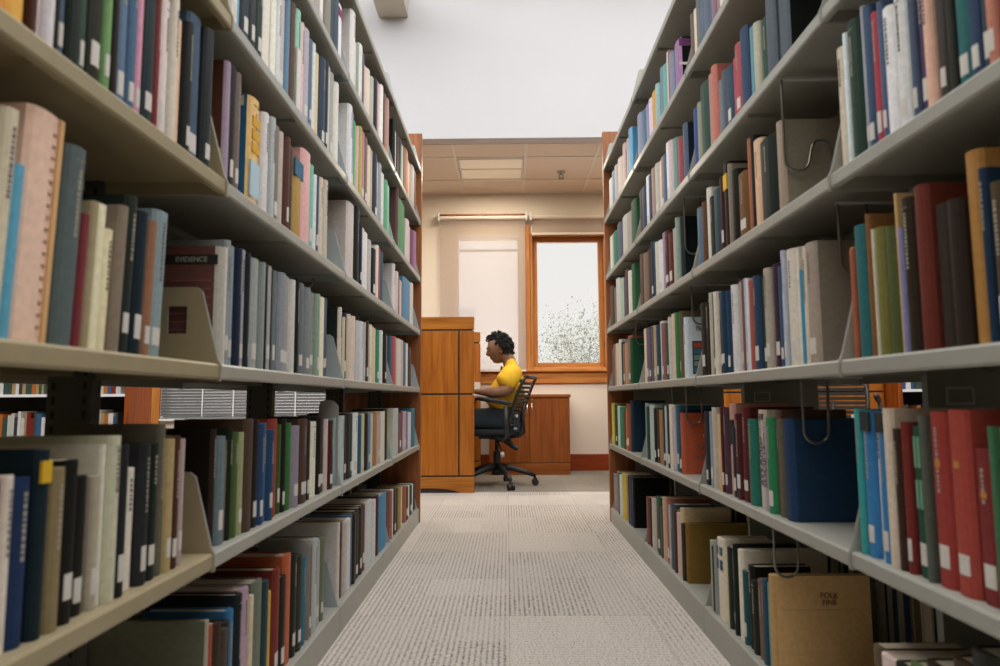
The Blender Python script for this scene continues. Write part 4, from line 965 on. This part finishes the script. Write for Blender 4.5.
# fingers of both hands, curled on the page
for s, sg in (('N', 1), ('F', -1)):
    px, py, pz = body['pa'+s][0]
    for i, (dy, ln) in enumerate(((-.024, .060), (-.008, .070), (.008, .066), (.023, .052))):
        a, b_, c = 'f%s%da' % (s, i), 'f%s%db' % (s, i), 'f%s%dc' % (s, i)
        body[a] = (V(px-.035, py+dy+sg*.006, pz+.002), .0095); body[b_] = (V(px-.035-ln*.55, py+dy*1.1+sg*.012, pz-.008), .0085); body[c] = (V(px-.035-ln*.85, py+dy*1.1+sg*.014, pz-.030), .0072)
        be += [('pa'+s, a), (a, b_), (b_, c)]
    a, b_ = 't%sa' % s, 't%sb' % s
    body[a] = (V(px-.012, py+sg*.036, pz-.004), .0105); body[b_] = (V(px-.045, py+sg*.05, pz-.014), .0085); be += [('pa'+s, a), (a, b_)]
skinned('body', body, be, M_skin, man)
# head: sculpted from a dense sphere; faces -X, bowed
def head():
    b = MB(); nu, nv = 44, 30; vs = []
    for j in range(nv+1):
        th = math.pi*j/nv
        for i in range(nu):
            ph = 2*math.pi*i/nu; x, y, z = math.sin(th)*math.cos(ph), math.sin(th)*math.sin(ph), math.cos(th)
            # base skull: x forward(-), y side, z up
            X, Yy, Z = x*.096, y*.073, z*.118
            if Z < 0: k = -Z/.118; Yy *= 1-.30*k; X = X*(1-.10*k)-.014*k          # jaw narrows and moves forward
            if x < -.2:                                                             # face side
                fz = Z/.118; c = max(0, 1-abs(Yy)/.05)
                X += .010*max(0, -x-.2)                                            # flatten the face
                g = lambda z0, w: math.exp(-((fz-z0)/w)**2)
                nose = math.exp(-(Yy/.013)**2)
                X -= nose*(.019*g(-.27, .12)+.016*g(-.12, .13)+.006*g(.02, .1))     # nose ridge and tip
                X -= math.exp(-(Yy/.03)**2)*.008*g(-.50, .05)+math.exp(-(Yy/.028)**2)*.008*g(-.61, .05)   # lips
                X += math.exp(-(Yy/.03)**2)*.004*g(-.555, .025)+math.exp(-(Yy/.03)**2)*.005*g(-.41, .04)
                X -= math.exp(-(Yy/.026)**2)*.012*g(-.85, .12)                      # chin
                for s in (-1, 1):
                    X += .010*math.exp(-((Yy-s*.030)/.016)**2)*g(.03, .09)           # eye sockets
                    X -= .006*math.exp(-((Yy-s*.030)/.022)**2)*g(.17, .06)           # brow
                    X -= .004*math.exp(-((Yy-s*.042)/.02)**2)*g(-.25, .15)           # cheek
            vs.append((X, Yy, Z))
    fs = [(j*nu+i, j*nu+(i+1) % nu, (j+1)*nu+(i+1) % nu, (j+1)*nu+i) for j in range(nv) for i in range(nu)]
    b.add(vs, fs); return b
hd = head().build('head', M_skin, man, smooth=True); hd.location = (-.068, 0, 1.128); hd.rotation_euler = (0, math.radians(-13), 0); hd.scale = (1.05, 1.03, 1.03)
for s in (-1, 1):
    e = MB(); n = 12
    for j in range(6):
        pass
    ring = [(.012+.017*math.cos(a), s*(.073+.004*math.sin(a*2)), -.008+.031*math.sin(a)) for a in [2*math.pi*k/14 for k in range(15)]]
    e.tube(ring, .0058, 8); e.prism([(.012+.014*math.cos(2*math.pi*k/12), -.008+.027*math.sin(2*math.pi*k/12)) for k in range(12)], 'y', s*.069, s*.073); e.build('ear', M_skin, hd, smooth=True)
    e = MB()
    for a0 in range(1):
        pts = [(-.0885+.003*abs(k), s*(.031+.006*k), .003-.0012*k*k*.5) for k in (-2, -1, 0, 1, 2)]; e.tube(pts, [.002, .0042, .0048, .004, .002], 8)
    e.build('eye', M_ink_d, hd, smooth=True)
    e = MB(); e.tube([(-.094+.004*abs(k), s*(.031+.008*k), .022+.002*k) for k in (-2, -1, 0, 1, 2)], [.002, .0035, .004, .0035, .002], 6); e.build('eyebrow', M_hair, hd, smooth=True)
# curly hair: many small overlapping ringlets over crown, back and sides, high forehead left bare
hb = MB(); rh = random.Random(5)
for k in range(620):
    th = math.acos(1-2*rh.random()); ph = rh.uniform(0, 2*math.pi); x, y, z = math.sin(th)*math.cos(ph), math.sin(th)*math.sin(ph), math.cos(th)
    if z < -.55: continue
    if x < -.15 and z < .62+.25*abs(y): 
        if not (abs(y) > .86 and z > .0 and x > -.15): continue
    if x < .12 and z < -.02: continue
    if abs(y) > .8 and x < .25 and z < .05: continue
    q = rh.uniform(.94, 1.13); c = Vector((x*.100*q+.004, y*.078*q, z*.121*q)); r_ = rh.uniform(.009, .015)
    ax = Vector((rh.gauss(0, 1), rh.gauss(0, 1), rh.gauss(0, 1))).normalized(); bx_ = ax.orthogonal().normalized(); cx_ = ax.cross(bx_)
    hb.tube([c+bx_*r_*math.cos(a)+cx_*r_*math.sin(a)+ax*a*.0012 for a in [0, 1, 2, 3, 4, 5, 6, 7.2]], .0048, 5)
cap_v = []; nu, nv = 30, 14
for j in range(nv+1):
    for i in range(nu):
        th = math.pi*.64*j/nv; ph = 2*math.pi*i/nu; x, y, z = math.sin(th)*math.cos(ph), math.sin(th)*math.sin(ph), math.cos(th)
        k = 1.03
        if x < -.1 and z < .62: k = .90
        if x < .18 and z < .0: k = .88
        cap_v.append((x*.099*k+.004, y*.0765*k, z*.120*(k if z > 0 else k)))
hb.add(cap_v, [(j*nu+i, j*nu+(i+1) % nu, (j+1)*nu+(i+1) % nu, (j+1)*nu+i) for j in range(nv) for i in range(nu)])
hb.build('hair', M_hair, hd, smooth=True)
# T-shirt: torso and short loose sleeves
sh = {'hem': (V(-.07, 0, .60), (.165, .14)), 'waist': (V(-.04, 0, .67), (.175, .16)), 'mid': (V(.012, 0, .77), (.18, .172)), 'chest': (V(.035, 0, .87), (.185, .172)), 'up': (V(.055, 0, .958), (.145, .135)), 'col': (V(.02, 0, 1.035), (.072, .074)),
      'sN': (V(.05, -.15, .945), .092), 'aN': (V(.03, -.19, .90), .094), 'bN': (V(-.0, -.225, .855), .092), 'cN': (V(-.045, -.25, .808), .094), 'sF': (V(.05, .15, .945), .092), 'aF': (V(.03, .19, .90), .094), 'bF': (V(-.0, .225, .855), .092), 'cF': (V(-.025, .24, .825), .088)}
skinned('t_shirt', sh, [('hem', 'waist'), ('waist', 'mid'), ('mid', 'chest'), ('chest', 'up'), ('up', 'col'), ('up', 'sN'), ('sN', 'aN'), ('aN', 'bN'), ('bN', 'cN'), ('bF', 'cF'), ('up', 'sF'), ('sF', 'aF'), ('aF', 'bF')], M_shirt, man)
je = {'pel': (V(-.03, 0, .54), (.13, .10)), 'hipN': (V(-.03, -.10, .54), .105), 'thN': (V(-.22, -.115, .548), .094), 'knN': (V(-.445, -.12, .545), .074), 'caN': (V(-.465, -.12, .33), .066), 'anN': (V(-.445, -.12, .10), .056),
      'hipF': (V(-.03, .10, .54), .105), 'thF': (V(-.22, .115, .548), .094), 'knF': (V(-.455, .13, .545), .074), 'caF': (V(-.475, .13, .33), .066), 'anF': (V(-.465, .13, .10), .056)}
skinned('jeans', je, [('pel', 'hipN'), ('hipN', 'thN'), ('thN', 'knN'), ('knN', 'caN'), ('caN', 'anN'), ('pel', 'hipF'), ('hipF', 'thF'), ('thF', 'knF'), ('knF', 'caF'), ('caF', 'anF')], M_jeans, man)
for s, (x, y) in (('N', (-.44, -.122)), ('F', (-.46, .132))):
    b = MB(); b.tube([(x+.05, y, .05), (x+.02, y, .05), (x-.05, y, .045), (x-.11, y, .04), (x-.165, y, .03)], [.03, .045, .046, .043, .02], 12)
    b.box((x-.17, y-.042, 0), (x+.065, y+.042, .012)); b.build('shoe', M_black, man, smooth=False)

# ---------------------------------------------------------------- low bookcases seen through the gaps
def low_bookcase(x0, x1, label, end_left):
    t = thing('low_bookcase', (x0, 5.0, 0)); tag(t, label, 'bookcase'); w = x1-x0
    for (a, c) in ((0, .035), (w-.035, w)): MB().box((a, 0, 0), (c, .32, 1.02)).build('end_panel', M_cherry, t, bevel=.002)
    MB().box((.035, .30, .05), (w-.035, .315, 1.0)).build('back_panel', M_reveal, t)
    MB().box((0, -.01, 1.02), (w, .33, 1.045)).build('top', M_cherry_x, t, bevel=.003)
    for z in (.05, .40, .745): MB().box((.035, .0, z), (w-.035, .30, z+.02)).build('shelf', M_white_frame, t)
    return t
low_bookcase(-4.6, -2.84, 'low bookcase seen through the gap in the left rack', True)
low_bookcase(2.90, 4.4, 'low bookcase seen through the gap in the right rack', False)
bs = MB(); rnd = random.Random(9)
for (x0, x1) in ((-4.55, -2.9), (2.95, 4.35)):
    for z in (.42, .765):
        x = x0
        while x < x1-.04:
            w = rnd.uniform(.015, .04)
            h = rnd.uniform(.16, .23); c = lin(rnd.choice(['c8c4bc', 'b06830', '3c5c80', '7a2c28', 'd8d4d0', '3c5048', 'a89060', '404040']), .8)
            bs.box((x, 5.03, z), (x+w*.95, 5.20, z+h), 0, c); x += w
o = bs.build('small_books', M_cover); tag(o, 'tiny coloured books standing on the two distant low bookcases', 'books', kind='stuff')
